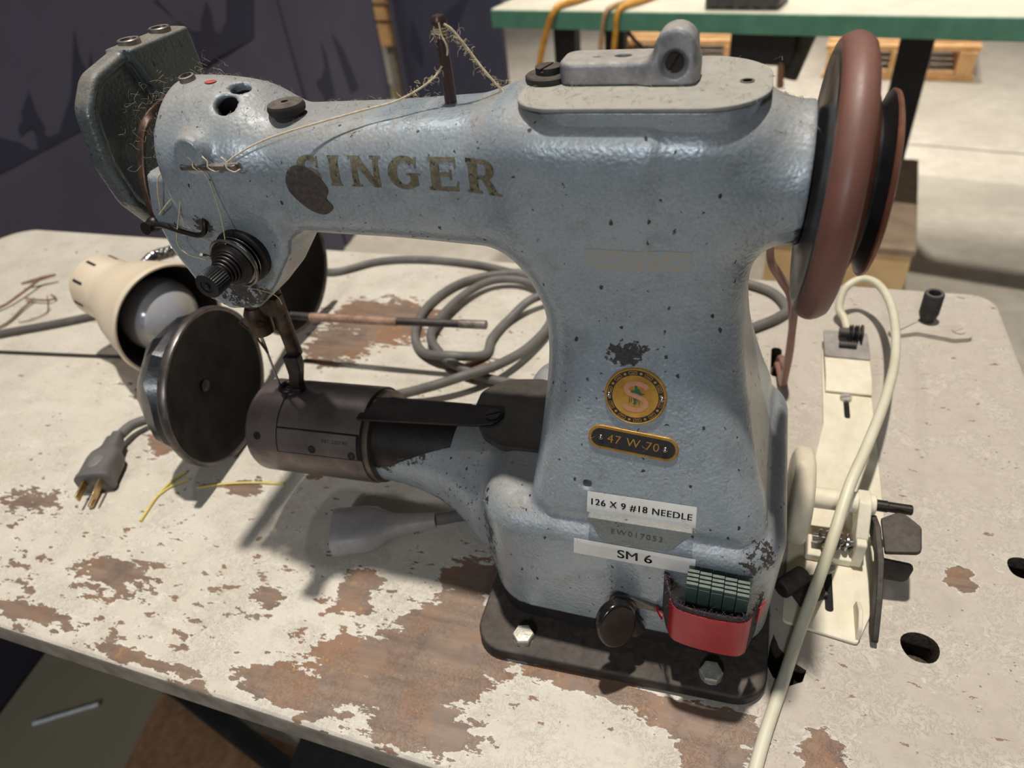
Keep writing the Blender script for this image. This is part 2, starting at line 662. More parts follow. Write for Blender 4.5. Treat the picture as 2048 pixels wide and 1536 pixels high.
def body_sdf(X, Y, Z):
    # foot box
    tap = 3.5 * (Z - 104) / 80
    foot = extr(rbox2(X, Y, -39.3 - .1 * tap, 278, 77 + .6 * tap, 69.5, 24), Z, 4, 104, 15)
    foot = np.maximum(foot, 25.5 - Z)
    # standard (column): section changes with height
    zt = [90, 104, 112, 125, 145, 170, 192, 206, 222, 240, 285]
    xl = lerp_s(Z, zt, [-86, -87, -86, -84, -82, -80.5, -82, -88, -98, -104, -104])
    xr = lerp_s(Z, zt, [27, 27, 26, 21, 15.5, 9, 6, 5, 6, 8, 8])
    yf = lerp_s(Z, zt, [213.5, 213, 214.5, 218.5, 225, 233, 239, 241.5, 243, 243.5, 244])
    yb = lerp_s(Z, zt, [343, 343, 341, 337, 330, 322, 316, 314, 313, 313, 312])
    rc = lerp_s(Z, zt, [14, 14, 15, 17, 20, 24, 26, 27, 28, 28, 28])
    d2 = rbox2(X, Y, (xl + xr) / 2, (yf + yb) / 2, (xr - xl) / 2, (yb - yf) / 2, rc)
    col = extr(d2, Z, 100.5, 285, 7)
    topr = extr(d2, Z, 60, 283.5, 13)
    col = np.maximum(col, topr)
    col_low = np.maximum(d2 + 6, np.abs(Z - 95) - 10)
    # arm
    h = lerp_s(X, [-290, -200, -150, -110, -80], [28, 27.6, 28.2, 30, 31.5])
    arm = super2(Y, Z, YA, lerp_s(X, [-290, -200, -100, -60], [250, 250.4, 251.6, 252]), h, h, 2.9)
    arm = smax(arm, -258 - X, 4)
    arm = np.maximum(arm, X + 40)
    d = smin(col, arm, 13)
    # shaft neck on the right
    rn = lerp_s(X, [0, 10, 20, 32], [29, 27.6, 27, 27])
    neck = np.sqrt((Y - YA) ** 2 + (Z - 253) ** 2) - rn
    neck = np.maximum(neck, np.maximum(-60 - X, X - 21.5))
    d = smin(d, neck, 12)
    # raised arm end
    crown = np.sqrt(((Y - 279)) ** 2 + (Z - 259) ** 2) - lerp_s(X, [-290, -262, -240, -222, -205], [33.5, 33.5, 33, 31, 26])
    crown = smax(crown, -258.5 - X, 4)
    crown = smax(crown, X + 208, 14)
    d = smin(d, crown, 10)
    bump = np.sqrt((X + 237) ** 2 + (Z - 270.5) ** 2) - 7.2
    bump = smax(bump, 243.5 - Y, 2)
    bump = np.maximum(bump, Y - 275)
    d = smin(d, bump, 6)
    # needle-bar lobe under the arm end
    lobe = extr(sdpoly(X, Z, LOBE), Y, 251.5, 286, 4)
    d = smin(d, lobe, 9)
    # foot and column
    d = smin(d, col_low, 2)
    d = smin(d, foot, 5)
    # bracket that carries the cylinder
    xs = [-215, -196, -180, -165, -150, -138, -126, -112, -95]
    hz = lerp_s(X, xs, [24, 24, 25, 27.5, 31, 36, 42, 45, 46])
    cz = lerp_s(X, xs, [70, 70, 69, 67, 64, 60, 53, 50, 50])
    hy = lerp_s(X, xs, [25, 25, 25.5, 27, 31, 37, 45, 52, 56])
    br = super2(Y, Z, YA, cz, hy, hz, 2.4)
    br = np.maximum(br, np.maximum(-203 - X, X + 60))
    d = smin(d, br, 14)
    # recess behind the serial pad and holes
    for (cx, cy, cz_, ax, r, dp) in ((-224, 261.5, 287, (0.05, -0.62, 0.78), 5.3, 24), (-222.5, 274, 290, (0.05, -0.2, 0.97), 4.6, 20)):
        a = np.array(ax) / np.linalg.norm(ax)
        t = (X - cx) * a[0] + (Y - cy) * a[1] + (Z - cz_) * a[2]
        q = np.sqrt(np.maximum((X - cx) ** 2 + (Y - cy) ** 2 + (Z - cz_) ** 2 - t * t, 0)) - r
        d = smax(d, -np.maximum(q, np.abs(t) - dp), 0.4)
    hole = np.maximum(np.sqrt((X + 56) ** 2 + (Z - 123.5) ** 2) - 2.0, Y - 226)
    d = np.maximum(d, -hole)
    return d


BV, BF = surface_nets(body_sdf, (-290, 202, 22), (46, 354, 300), 1.3)
BVH = BVHTree.FromPolygons([Vector(p) for p in BV], [tuple(int(i) for i in f) for f in BF])


def onto(p, d=(0, 1, 0), off=0.15):
    """drop a point onto the casting along d, lifted by off"""
    h = BVH.ray_cast(Vector(p), Vector(d))
    if h[0] is None:
        h = BVH.find_nearest(Vector(p))
    return h[0] + h[1] * off, h[1]


def sheet(bmverts, bmfaces, fn, name, mat, parent, cuts=(), thick=0.0):
    """flat 2-D mesh (x,z) cut into strips, then mapped by fn to the casting"""
    bm = bmesh.new()
    vs = [bm.verts.new((a, b, 0)) for a, b in bmverts]
    for f in bmfaces:
        try:
            bm.faces.new([vs[i] for i in f])
        except ValueError:
            pass
    for axis, step in cuts:
        cs = [v.co[axis] for v in bm.verts]
        t = math.floor(min(cs) / step) * step + step
        while t < max(cs):
            no = [0, 0, 0]
            no[axis] = 1
            co = [0, 0, 0]
            co[axis] = t
            bmesh.ops.bisect_plane(bm, geom=bm.verts[:] + bm.edges[:] + bm.faces[:], plane_co=co, plane_no=no, dist=1e-5)
            t += step
    bmesh.ops.triangulate(bm, faces=[f for f in bm.faces if len(f.verts) > 4])
    m = MB()
    bm.verts.index_update()
    P = [fn(v.co.x, v.co.y) for v in bm.verts]
    m.add(P, [[v.index for v in f.verts] for f in bm.faces])
    bm.free()
    return m.build(name, mat, parent, smooth=60)


def text_mesh(txt, size, bold=0.0, space=1.0):
    c = bpy.data.curves.new('lettering', 'FONT')
    c.body = txt
    c.size = size
    c.align_x = 'CENTER'
    c.align_y = 'CENTER'
    c.offset = bold
    c.space_character = space
    c.resolution_u = 4
    o = bpy.data.objects.new('lettering', c)
    COL.objects.link(o)
    bpy.context.view_layer.update()
    me = o.to_mesh()
    V = [(v.co.x, v.co.y) for v in me.vertices]
    Fc = [tuple(p.vertices) for p in me.polygons]
    o.to_mesh_clear()
    bpy.data.objects.remove(o)
    bpy.data.curves.remove(c)
    return V, Fc

# ================================================================== ROOM
def floor_mat():
    k = NT('concrete')
    o = k.co.outputs['Object']
    big = k.noise(0.0022 * U, 4, 0.6)
    col = k.mix(k.ramp(big, 0.3, 0.7), lin(158, 150, 138), lin(186, 178, 165))
    col = k.mix(k.ramp(k.noise(0.02 * U, 6, 0.7), 0.35, 0.7, 0, 0.55), col, lin(142, 134, 120))
    col = k.mix(k.ramp(k.noise(0.2 * U, 4, 0.7), 0.56, 0.72, 0, 0.5), col, lin(112, 103, 86))
    col = k.mix(k.blob((-860 * S, 260 * S, 0), (260 * S, 300 * S, 300 * S), inner=0.5), col, lin(150, 142, 118))
    return k.out(col, 0.75, None, k.bump(k.noise(0.12 * U, 6, 0.7), 0.3, 0.002))


m = MB()
m.add([(-5200, -2500, FLOOR), (4200, -2500, FLOOR), (4200, 7600, FLOOR), (-5200, 7600, FLOOR)], [(0, 1, 2, 3)])
fl = m.build('floor', floor_mat(), org=(0, 0, FLOOR), smooth=0)
tag(fl, 'grey concrete floor', None, kind='structure')
m = MB()
m.add([(900, 2520, FLOOR + .4), (1600, 2360, FLOOR + .4), (1600, 2372, FLOOR + .4), (900, 2532, FLOOR + .4),
       (330, 2650, FLOOR + .4), (330, 2662, FLOOR + .4)], [(0, 1, 2, 3), (4, 0, 3, 5)])
jt = m.build('trim_1', simple('joint', (118, 110, 98), rough=.9), smooth=0)
tag(jt, None, None, kind='structure')

# ================================================================== TABLE
# worn patches: centre, half-length along the grain, half-width, strength
PATCH = [(-135, 187, 36, 40, 1.2), (-169, 163, 46, 24, 1.2), (-212, 141, 40, 13, 1.1), (-134, 140, 36, 16, 1.1),
         (6, 178, 36, 13, 1.1), (18, 160, 22, 18, 1.1), (-50, 186, 45, 10, 1.1), (-330, 497, 77, 47, 1.0), (-351, 452, 45, 40, .95),
         (-470, 362, 66, 24, .8), (-431, 302, 27, 22, .75), (-379, 180, 44, 18, .6), (-139, 230, 22, 27, 1.0),
         (145, 299, 9, 12, .95), (66, 178, 13, 15, .95), (-331, 272, 18, 13, .85), (-206, 209, 17, 20, .8),
         (-501, 223, 34, 18, .55), (-210, 440, 30, 26, .7), (-262, 190, 13, 9, .6),
         (-420, 142, 60, 7, .6), (-320, 133, 60, 5, .6), (118, 140, 44, 16, .62), (-290, 300, 18, 13, .7)]


def paint_mat():
    k = NT('worn_table_paint')
    o = k.co.outputs['Object']
    pts = []
    for x, y, a, b, g in PATCH:
        pts.append(k.math('MULTIPLY', k.blob((x * S, y * S, 0), (a * 1.25 * S, b * 1.25 * S, 9), inner=0.1), g))
    wear = k.maxof(pts)
    grain = k.mapping(scale=(0.45, 1.0, 1.0), rot=(0, 0, 0.03))
    n1 = k.noise(0.075 * U, 8, 0.66, vec=grain)
    n2 = k.noise(0.22 * U, 6, 0.62, vec=grain)
    n = k.math('ADD', k.math('MULTIPLY', n1, 0.56), k.math('MULTIPLY', n2, 0.44))
    sx = k.n('ShaderNodeSeparateXYZ')
    k.l(o, sx.inputs[0])
    left = k.ramp(sx.outputs['X'], -60 * S, -190 * S, 0.0, 1.0)
    front = k.ramp(sx.outputs['Y'], 330 * S, 170 * S, 0.0, 1.0)
    flakes = k.math('MULTIPLY', k.math('ADD', 0.25, k.math('MULTIPLY', left, 0.75)), k.math('ADD', 0.3, k.math('MULTIPLY', front, 0.7)))
    lvl = k.math('ADD', k.math('MULTIPLY', wear, 0.34), k.math('MULTIPLY', flakes, 0.058))
    t = k.math('ADD', n, lvl)
    n3 = k.noise(0.125 * U, 5, 0.6, vec=k.mapping(scale=(0.5, 1.0, 1.0), rot=(0, 0, -.25)))
    zone = k.ramp(k.noise(0.022 * U, 3, 0.55), 0.42, 0.56)
    t2 = k.math('ADD', n3, k.math('MULTIPLY', k.math('SUBTRACT', k.math('MULTIPLY', k.math('MULTIPLY', flakes, front), .145), .035), zone))
    bare = k.math('MAXIMUM', k.ramp(t, 0.642, 0.652), k.ramp(t2, 0.652, 0.66))
    rim = k.math('MULTIPLY', k.ramp(t, 0.60, 0.645), k.math('SUBTRACT', 1.0, bare))
    # paint
    c1 = k.mix(k.ramp(k.noise(0.018 * U, 5, 0.6), 0.3, 0.7), lin(196, 187, 171), lin(206, 199, 186))
    grey = k.ramp(sx.outputs['X'], -20 * S, 40 * S)
    c1 = k.mix(k.math('MULTIPLY', grey, 0.8), c1, k.mix(k.ramp(k.noise(0.03 * U, 5, .65), .35, .65), lin(170, 158, 146), lin(192, 181, 168)))
    fine = k.noise(0.55 * U, 6, 0.75, dist=0.8)
    c1 = k.mix(k.ramp(fine, 0.52, 0.72, 0, 0.55), c1, lin(158, 147, 132))
    c1 = k.mix(k.ramp(k.noise(0.09 * U, 6, 0.72, vec=grain), 0.55, 0.75, 0, 0.45), c1, lin(163, 148, 130))
    c1 = k.mix(k.math('MULTIPLY', rim, 0.55), c1, lin(228, 223, 214))
    cr = k.noise(0.16 * U, 7, 0.8, dist=1.2)
    crack = k.ramp(k.math('ABSOLUTE', k.math('SUBTRACT', cr, 0.5)), 0.0, 0.011, 1, 0)
    crack = k.math('MULTIPLY', crack, k.ramp(k.noise(0.03 * U, 3), 0.44, 0.56))
    c1 = k.mix(k.math('MULTIPLY', crack, 0.75), c1, lin(92, 82, 72))
    spk = k.math('MULTIPLY', k.ramp(k.math('ADD', k.vor(0.13 * U), k.math('MULTIPLY', fine, 0.3)), 0.22, 0.235, 1, 0), k.ramp(k.noise(0.04 * U, 2), 0.48, 0.56))
    c1 = k.mix(k.math('MULTIPLY', spk, 0.8), c1, lin(108, 96, 84))
    # bare board
    wg = k.noise(0.14 * U, 7, 0.65, vec=k.mapping(scale=(0.12, 1.0, 1.0)))
    w = k.mix(k.ramp(wg, 0.3, 0.7), lin(106, 87, 75), lin(142, 120, 101))
    w = k.mix(k.ramp(k.noise(0.02 * U, 4, 0.6), 0.46, 0.62, 0, 0.8), w, lin(140, 102, 74))
    w = k.mix(k.ramp(k.noise(0.035 * U, 5, 0.65), 0.54, 0.66, 0, 0.7), w, lin(98, 82, 76))
    yel = k.math('MULTIPLY', k.ramp(k.noise(0.11 * U, 6, 0.7), 0.60, 0.63), k.ramp(k.noise(0.02 * U, 2, 0.5), 0.47, 0.6))
    w = k.mix(k.math('MULTIPLY', yel, 0.8), w, lin(178, 136, 70))
    wh = k.ramp(k.noise(0.34 * U, 5, 0.7, vec=grain), 0.68, 0.7)
    w = k.mix(wh, w, lin(190, 180, 166))
    col = k.mix(bare, c1, w)
    hgt = k.math('SUBTRACT', k.math('MULTIPLY', fine, 0.25), bare)
    nrm = k.bump(hgt, 0.5, 0.0007)
    nrm = k.bump(k.math('SUBTRACT', 1.0, crack), 0.4, 0.0006, nrm)
    return k.out(col, k.ramp(bare, 0, 1, 0.62, 0.5), None, nrm)


M_TABLE = paint_mat()
M_EDGE = simple('table_edge', (150, 141, 130), (118, 108, 98), rough=.7, scale=.06, bump=.5, bscale=.2)
M_HOLE = simple('hole_lint', (44, 38, 33), (92, 80, 66), rough=1, scale=.5, bump=1.0, bscale=.8)
M_BLACK = simple('black_steel', (30, 30, 31), (22, 22, 23), rough=.5, scale=.1)

table = empty('sewing_table', (-370, 372, FLOOR), 'worn cream-painted work table with flaking paint that carries the grey sewing machine', 'table')
corners = [(-985, 142), (223, 113), (221, 622), (-950, 631)]


def outl(inset):
    c = [(-985 + inset, 142 + inset), (223 - inset, 113 + inset), (221 - inset, 622 - inset), (-955 + inset, 631 - inset)]
    return roundpoly(c, [30, 26 - inset, 22 - inset, 46 - inset], 8)


prof = [(4.5, 0.0), (2.2, -0.5), (0.7, -1.9), (0.0, -4.2), (0.0, -20.0), (1.5, -22.0)]
rings = [outl(i) for i, z in prof]
n = len(rings[0])
circ = lambda cx, cy, r, ph=0, s=26: [(cx + r * (1 + .04 * math.sin(3 * t + ph)) * math.cos(t), cy + r * (1 + .05 * math.cos(2 * t)) * math.sin(t)) for t in [2 * math.pi * i / s for i in range(s)]]
holes = [circ(118, 248, 9.6), circ(180, 315, 8.2, 1), rrect(35.5, 44, 472, 512, 4),
         [(43, 238), (46, 230), (52, 224), (60, 220), (58, 213), (50, 208), (43, 212), (40, 218), (41, 230)]]
bm = bmesh.new()
loops = []
for lp, z in [(rings[0], 0)] + [(h, 0) for h in holes]:
    vs = [bm.verts.new((x, y, z)) for x, y in lp]
    es = [bm.edges.new((vs[i], vs[(i + 1) % len(vs)])) for i in range(len(vs))]
    loops.append((vs, es))
bmesh.ops.triangle_fill(bm, use_beauty=True, use_dissolve=False, edges=[e for l in loops for e in l[1]])
bm.verts.index_update()
m = MB()
m.add([tuple(v.co) for v in bm.verts], [[v.index for v in f.verts] for f in bm.faces])
bm.free()
base = len(m.v)
for i, (ins, z) in enumerate(prof):
    m.v += [(x, y, z) for x, y in rings[i]]
for i in range(len(prof) - 1):
    m.cur = 0 if i < 2 else 1
    m.add([], [])
    for j in range(n):
        j2 = (j + 1) % n
        m.f.append((base + i * n + j, base + i * n + j2, base + (i + 1) * n + j2, base + (i + 1) * n + j))
        m.mi.append(m.cur)
m.f.append(tuple(base + (len(prof) - 1) * n + j for j in range(n)))
m.mi.append(1)
for hi, h in enumerate(holes):
    k0 = len(m.v)
    dep = -20 if hi != 3 else -14
    m.v += [(x, y, 0) for x, y in h] + [(118 * 0 + x, y, dep) for x, y in h]
    q = len(h)
    for j in range(q):
        m.f.append((k0 + j, k0 + (j + 1) % q, k0 + q + (j + 1) % q, k0 + q + j))
        m.mi.append(2)
    m.f.append(tuple(k0 + q + j for j in range(q)))
    m.mi.append(2)
top = m.build('tabletop', [M_TABLE, M_EDGE, M_HOLE], table, org=(0, 0, 0), smooth=30)
# leg frames under the top
for x in (-915, 120):
    m = MB()
    m.box((x, 380, -40), (34, 420, 18))
    m.box((x, 435 if x < 0 else 330, -330), (34, 30, 560))
    m.box((x, 560, -330), (34, 30, 560))
    m.box((x, 495 if x < 0 else 450, FLOOR + 12), (36, 200 if x < 0 else 300, 24))
    m.build('leg', M_BLACK, table, bevel=1.5)
m = MB()
m.tube([(-760, 332, FLOOR + 13), (-500, 262, FLOOR + 13)], 1, seg=12, smooth=1, flat=(30, 22, (0, 0, 1)))
o = m.build('steel_bar', M_BLACK)
tag(o, 'black steel bar lying on the floor under the table', 'bar')
m = MB()
m.prism([(-775, 318), (-520, 300), (-500, 120), (-742, 150)], (0, 0, FLOOR + .2), (1, 0, 0), (0, 1, 0), 0, 1.5)
o = m.build('cardboard_sheet', simple('cardboard', (168, 128, 92), rough=.8))
tag(o, 'brown cardboard sheet on the floor in the shade of the table', 'cardboard')
m = MB()
m.prism([(-470, 330), (-250, 330), (-250, 130), (-440, 130)], (0, 0, FLOOR + .5), (1, 0, 0), (0, 1, 0), 4, 120)
o = m.build('equipment_case', simple('case_grey', (52, 51, 54), rough=.6), bevel=3)
tag(o, 'dark grey case on the floor under the front table edge', 'case')
m = MB()
m.tube([(-941, 225, FLOOR + 4), (-900, 252, FLOOR + 4), (-861, 277, FLOOR + 4)], 3.6, seg=10, smooth=3)
o = m.build('white_tube', simple('white_plastic', (222, 225, 228), rough=.4))
tag(o, 'thin white tube lying on the floor left of the table', 'tube')

# ================================================================== SEWING MACHINE
CH = [((-240, 250, 190), (34, 14, 14), .62), ((-41, 234, 189), (13, 13, 9.5), .9), ((24, 255, 232), (9, 44, 22), .75), ((26, 215, 96), (14, 14, 18), .45),
      ((-112, 225, 70), (10, 22, 44), .55), ((-88, 216, 96), (8, 8, 12), .35), ((10, 214, 70), (30, 10, 22), .32), ((-196, 260, 76), (22, 22, 14), .75),
      ((-175, 262, 84), (26, 26, 16), .55), ((-210, 275, 72), (12, 30, 30), .9), ((-150, 252, 46), (44, 20, 14), .5), ((-114, 222, 40), (12, 18, 16), .5), ((-40, 212, 60), (80, 8, 40), .12), ((-130, 250, 68), (22, 26, 30), .3),
      ((-145, 250, 278), (14, 10, 5), .4), ((-250, 250, 232), (10, 12, 8), .6), ((-155, 250, 226), (90, 14, 14), .16), ((-44, 240, 150), (60, 30, 80), .08)]
CL = [((-122, 272, 282), (40, 44, 14))]
ORG = (-40, 278, 0)
machine = empty('sewing_machine', ORG, 'old grey-blue hammertone cylinder-bed industrial sewing machine on a worn table', 'sewing machine')
M_HAM = hammered('hammertone_enamel', CH, clean=CL, origin=ORG)
M_IRON = simple('dirty_cast_iron', (58, 54, 51), (40, 37, 36), rough=.55, metal=.35, scale=.07, bump=.5, bscale=.5, dust=.45, dustc=(112, 100, 90))
M_STEEL = simple('browned_steel', (124, 112, 108), (96, 85, 81), rough=.4, metal=.6, scale=.05, bump=.12, bscale=.6)
M_DARKST = simple('oily_dark_steel', (52, 45, 42), (34, 30, 29), rough=.42, metal=.5, scale=.09, bump=.25, bscale=.5)
M_RUST = simple('rusty_oiled_steel', (92, 72, 58), (46, 36, 31), rough=.45, metal=.5, scale=.12, bump=.3, bscale=.6)
M_DULL = simple('dull_nickel', (150, 142, 134), (100, 92, 86), rough=.38, metal=.75, scale=.12, bump=.25, bscale=.6, dust=.3)
M_CHROME = simple('worn_chrome', (175, 172, 170), (120, 116, 113), rough=.18, metal=.95, scale=.1, bump=.08)
M_PLATE = simple('dusty_sheet_steel', (160, 163, 160), (140, 143, 141), rough=.6, metal=.4, scale=.12, bump=.2, bscale=.8, dust=.95, dustc=(164, 156, 144))
M_SEAM = simple('seam_grime_hole_shade', (22, 19, 18), rough=.9)  # grime in the joints, also the painted shade in the arm-end holes
M_TAPE = simple('label_tape', (232, 230, 225), (222, 219, 212), rough=.45, scale=.08, bump=.05)
M_INK = simple('label_ink', (22, 22, 30), rough=.5)
M_BRASS = simple('brass', (186, 142, 66), (158, 112, 44), rough=.4, metal=.45, scale=.16, bump=.1)
M_RUBBER = simple('dusty_rubber', (60, 55, 52), (44, 41, 40), rough=.9, dust=.6, dustc=(120, 110, 100))
M_RED = simple('red_paint', (206, 84, 72), rough=.6)

cb = MB()
cb.add([tuple(p) for p in BV], [tuple(int(i) for i in f) for f in BF])
body = cb.build('body_casting', M_HAM, machine, smooth=0)
body.data.shade_smooth()

# ---- base plate, riser, bolts
m = MB()
bp = roundpoly([(-120, 186), (39.5, 191.5), (39.5, 368), (-124, 368)], [17, 17, 20, 20], 8)
m.prism(bp, (0, 0, 0), (1, 0, 0), (0, 1, 0), 0.2, 9)
m.build('base_plate', M_IRON, machine, bevel=1.6, bseg=3)
m = MB()
m.prism(rrect(-114, 33, 212.5, 344, 21, 8), (0, 0, 0), (1, 0, 0), (0, 1, 0), 8.5, 27)
m.build('base_riser', M_IRON, machine, bevel=1.0)
M_ZINC = simple('zinc_bolt', (206, 202, 190), (172, 166, 152), rough=.4, metal=.5, scale=.3, bump=.5, bscale=.8)
for bx, by, ph in ((-92, 197.5, .25), (11, 200.5, 0.05)):
    m = MB()
    m.lathe([(6.2, 0), (6.2, 3.6), (5.6, 4.6), (0.01, 4.9)], (bx, by, 8.9), (0, 0, 1), 6, ph=ph, cap1=False)
    m.lathe([(6.0, 0), (5.6, .8)], (bx, by, 8.7), (0, 0, 1), 24)
    m.build('hex_bolt', M_ZINC, machine, smooth=25)

# ---- top cover with lug casting
CZ = 287.0
m = MB()
m.prism(rrect(-83, 2, 248, 305, 20, 10), (0, 0, 0), (1, 0, 0), (0, 1, 0), 276, CZ - .2)
m.build('cover_flange', M_HAM, machine, bevel=.8)
m = MB()
m.prism(roundpoly([(-86.5, 246.5), (5, 246.5), (5, 309), (-88, 309)], [16, 24, 27, 24], 12), (0, 0, 0), (1, 0, 0), (0, 1, 0), CZ, CZ + 1.6)
m.build('cover_plate', M_PLATE, machine, bevel=.4)
M_ALU = simple('pitted_cast_aluminium', (168, 168, 170), (128, 128, 132), rough=.5, metal=.55, scale=.12, bump=.8, bscale=.35, dust=.85, dustc=(160, 151, 138))


def lug_sdf(X, Y, Z):
    bar = extr(rbox2(X, Y, -48, 281, 26, 9.5, 6), Z, CZ + .5, CZ + 10, 2)
    e2 = np.minimum(np.sqrt((X + 29.8) ** 2 + (Z - CZ - 13.6) ** 2) - 7.6, sdpoly(X, Z, [(-41, CZ + .5), (-22.4, CZ + .5), (-22.3, CZ + 13.6), (-37.2, CZ + 13.6), (-38.5, CZ + 9)]))
    ear = extr(e2, Y, 271, 284, 1.5)
    d = smin(bar, ear, 5)
    boss = np.maximum(np.sqrt((X + 29.8) ** 2 + (Z - CZ - 9.5) ** 2) - 4.6, np.abs(Y - 272) - 1.4)
    dish_ = np.sqrt((X + 29.8) ** 2 + (Y - 268.5) ** 2 + (Z - CZ - 9.5) ** 2) - 5.4
    d = smax(d, -dish_, 1.2)
    for hx, hy, hr in ((-50, 281, 3.2), (-60, 280, 1.4)):
        d = smax(d, -np.maximum(np.sqrt((X - hx) ** 2 + ((Y - hy) * 1.3) ** 2) - hr, CZ + 6 - Z), .6)
    d = np.maximum(d, CZ + 1.6 - Z)
    return d


lv, lf = surface_nets(lug_sdf, (-80, 266, CZ), (-16, 296, CZ + 25), 0.7)
m = MB()
m.add(lv, [tuple(int(i) for i in f) for f in lf])
lug = m.build('lug_bracket', M_ALU, machine, smooth=0)
lug.data.shade_smooth()


def slot_screw(mb, p, d, r, h, slotdir, slotw=None):
    """screw head with a driver slot: two half discs and a sunk floor"""
    a = Vector(d).normalized()
    s = Vector(slotdir)
    s = (s - a * s.dot(a)).normalized()
    t = a.cross(s)
    w = slotw or r * 0.24
    P = Vector(p)
    mb.lathe([(r, 0), (r, h * .55)], P, a, 20)
    for sg in (1, -1):
        a0 = math.asin(w / 2 / r)
        poly = [(r * math.cos(q), sg * r * math.sin(q)) for q in np.linspace(a0, math.pi - a0, 12)]
        if sg < 0:
            poly = poly[::-1]
        mb.prism(poly, P, s, t, h * .5, h)


m = MB()
slot_screw(m, (-29.8, 274.2, CZ + 9.5), (0, -1, 0), 3.3, 3.4, (.6, 0, 1))
m.build('screw', M_DARKST, lug, smooth=40)
m = MB()
m.lathe([(8.6, 0), (8.8, .6), (8.8, 2.2), (8.2, 2.8)], (-80, 279.5, CZ + 1.6), (0, 0, 1), 32)
m.build('washer', M_IRON, machine)
m = MB()
slot_screw(m, (-79.5, 280, CZ + 4.2), (0, 0, 1), 5.2, 2.8, (.3, 1, 0))
m.build('screw', M_IRON, machine)
m = MB()
m.lathe([(2.6, 0), (2.6, .5), (1.8, .5), (1.8, .1)], (-4, 275, CZ + 1.5), (0, 0, 1), 20)
m.build('hole_rim', M_DULL, machine)

# ---- face plate at the needle end
FP = roundpoly([(286, 304), (329, 304), (330, 284), (322, 244), (304, 214), (282, 209), (261, 224), (250.5, 241), (246.8, 262), (250.5, 287), (262, 299)], [6, 4, 8, 14, 14, 12, 14, 14, 16, 14, 14], 6)


def face_sdf(X, Y, Z):
    pl = extr(sdpoly(Y, Z, FP), X, -300.5, -289.5, 3.2)
    hollow = extr(sdpoly(Y, Z, FP) + 5, X, -289 - 3, -280, 2)
    d = smax(pl, -hollow, 1.5)
    bx = extr(sdpoly(Y, Z, [(284, 304), (328, 304), (329, 280), (318, 258), (300, 262)]), X, -301, -285.5, 1.2)
    d = smin(d, bx, 2.5)
    slot = np.maximum(np.maximum(np.abs(X + 300.5) - 3.2, np.abs(Z - 301) - 3.2), Y - 276)
    return d


fv, ff = surface_nets(face_sdf, (-308, 232, 200), (-278, 338, 310), 1.0)
m = MB()
m.add(fv, [tuple(int(i) for i in f) for f in ff])
M_FACE = hammered('face_plate_shaded_enamel', [((-296, 240, 262), (9, 14, 60), .42), ((-296, 245, 235), (12, 16, 24), .4)], base=(88, 96, 95), dust=.85, origin=ORG)  # same enamel made darker, the shade on this side put into the colour
face = m.build('face_plate', M_FACE, machine, smooth=0)
face.data.shade_smooth()
for y in (293.5, 316):
    m = MB()
    m.lathe([(5.2, 0), (5.4, .4), (5.4, 2.8), (4.9, 3.3), (3.9, 3.1), (3.6, .8), (0.01, .6)], (-293.2, y, 303.4), (0, 0, 1), 28, cap1=False)
    m.build('oil_cup', M_DULL, face)
m = MB()
m.lathe([(3.6, 0), (3.8, .5), (3.6, 2.4), (2.6, 2.6), (2.3, .6), (0.01, .5)], *([(onto((-251, 276, 400), (0, 0, -1), -.4)[0]), (0.0, -.15, 1)]), 24, cap1=False)
m.build('oil_cup', M_DULL, machine)
p, nn = onto((-238, 275, 400), (0, 0, -1), .15)
m = MB()
m.sphere(p, 2.7, 14, 8, (1.1, .9, .12))
m.build('paint_mark', M_RED, machine)
p, nn = onto((-198, 270, 400), (0, 0, -1), -1.2)
m = MB()
m.lathe([(6.2, 0), (6.5, 2), (8.2, 3.4), (8.6, 5.2), (7.8, 7.0), (5.2, 7.8), (1.6, 7.6), (1.4, 5), (.01, 5)], p, nn * .3 + Vector((0, 0, 1)), 32, cap1=False)
m.build('rubber_plug', M_RUBBER, machine)

for (hx, hy, hz, ax, r) in ((-224, 261.5, 287, (0.05, -0.62, 0.78), 5.0), (-222.5, 274, 290, (0.05, -0.2, 0.97), 4.3)):  # dark lining added inside both holes, painting the shade of their depth
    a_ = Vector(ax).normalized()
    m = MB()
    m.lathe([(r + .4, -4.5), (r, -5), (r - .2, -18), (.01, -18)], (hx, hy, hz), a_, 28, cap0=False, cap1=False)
    m.build('hole_shade_lining', M_SEAM, machine, smooth=30)

# ---- take-up guard and thread hook
m = MB()
m.tube([(-279, 292, 279), (-283, 284, 277), (-285, 272, 271), (-285, 263, 259), (-284.5, 257, 247), (-283.5, 254.5, 236), (-283, 254, 231)], 1, seg=14, flat=(4.4, 2.2, (0, 1, .3)))
m.build('takeup_guard', M_RUST, machine)
m = MB()
m.sphere((-284, 252.5, 229.5), 4.0, 14, 10)
m.lathe([(3.2, 0), (3.2, 3)], (-285, 250, 229), (0, -1, 0.2), 16)
m.build('guard_screw', M_DARKST, machine)
m = MB()
m.tube([(-282, 250, 230.5), (-272, 247, 232), (-262, 246, 230), (-253, 246, 228.3), (-248.5, 246.5, 230), (-247, 247.5, 234), (-248.5, 250.5, 237.5)], [1.7, 1.5, 1.3, 1.3, 1.3, 1.2, 1.1], seg=10)
m.build('thread_hook', M_DARKST, machine)
m = MB()
m.prism(roundpoly([(-3, 0), (26.5, -1.6), (26.5, 3), (-3, 4.4)], 2.1, 6), (-241, 246.5, 264), (1, 0.02, 0), (0, -1, 0), -1.1, 1.1)
m.build('thread_guide', M_DULL, machine, bevel=.4)
for gx in (-239, -230.5, -220):
    pass

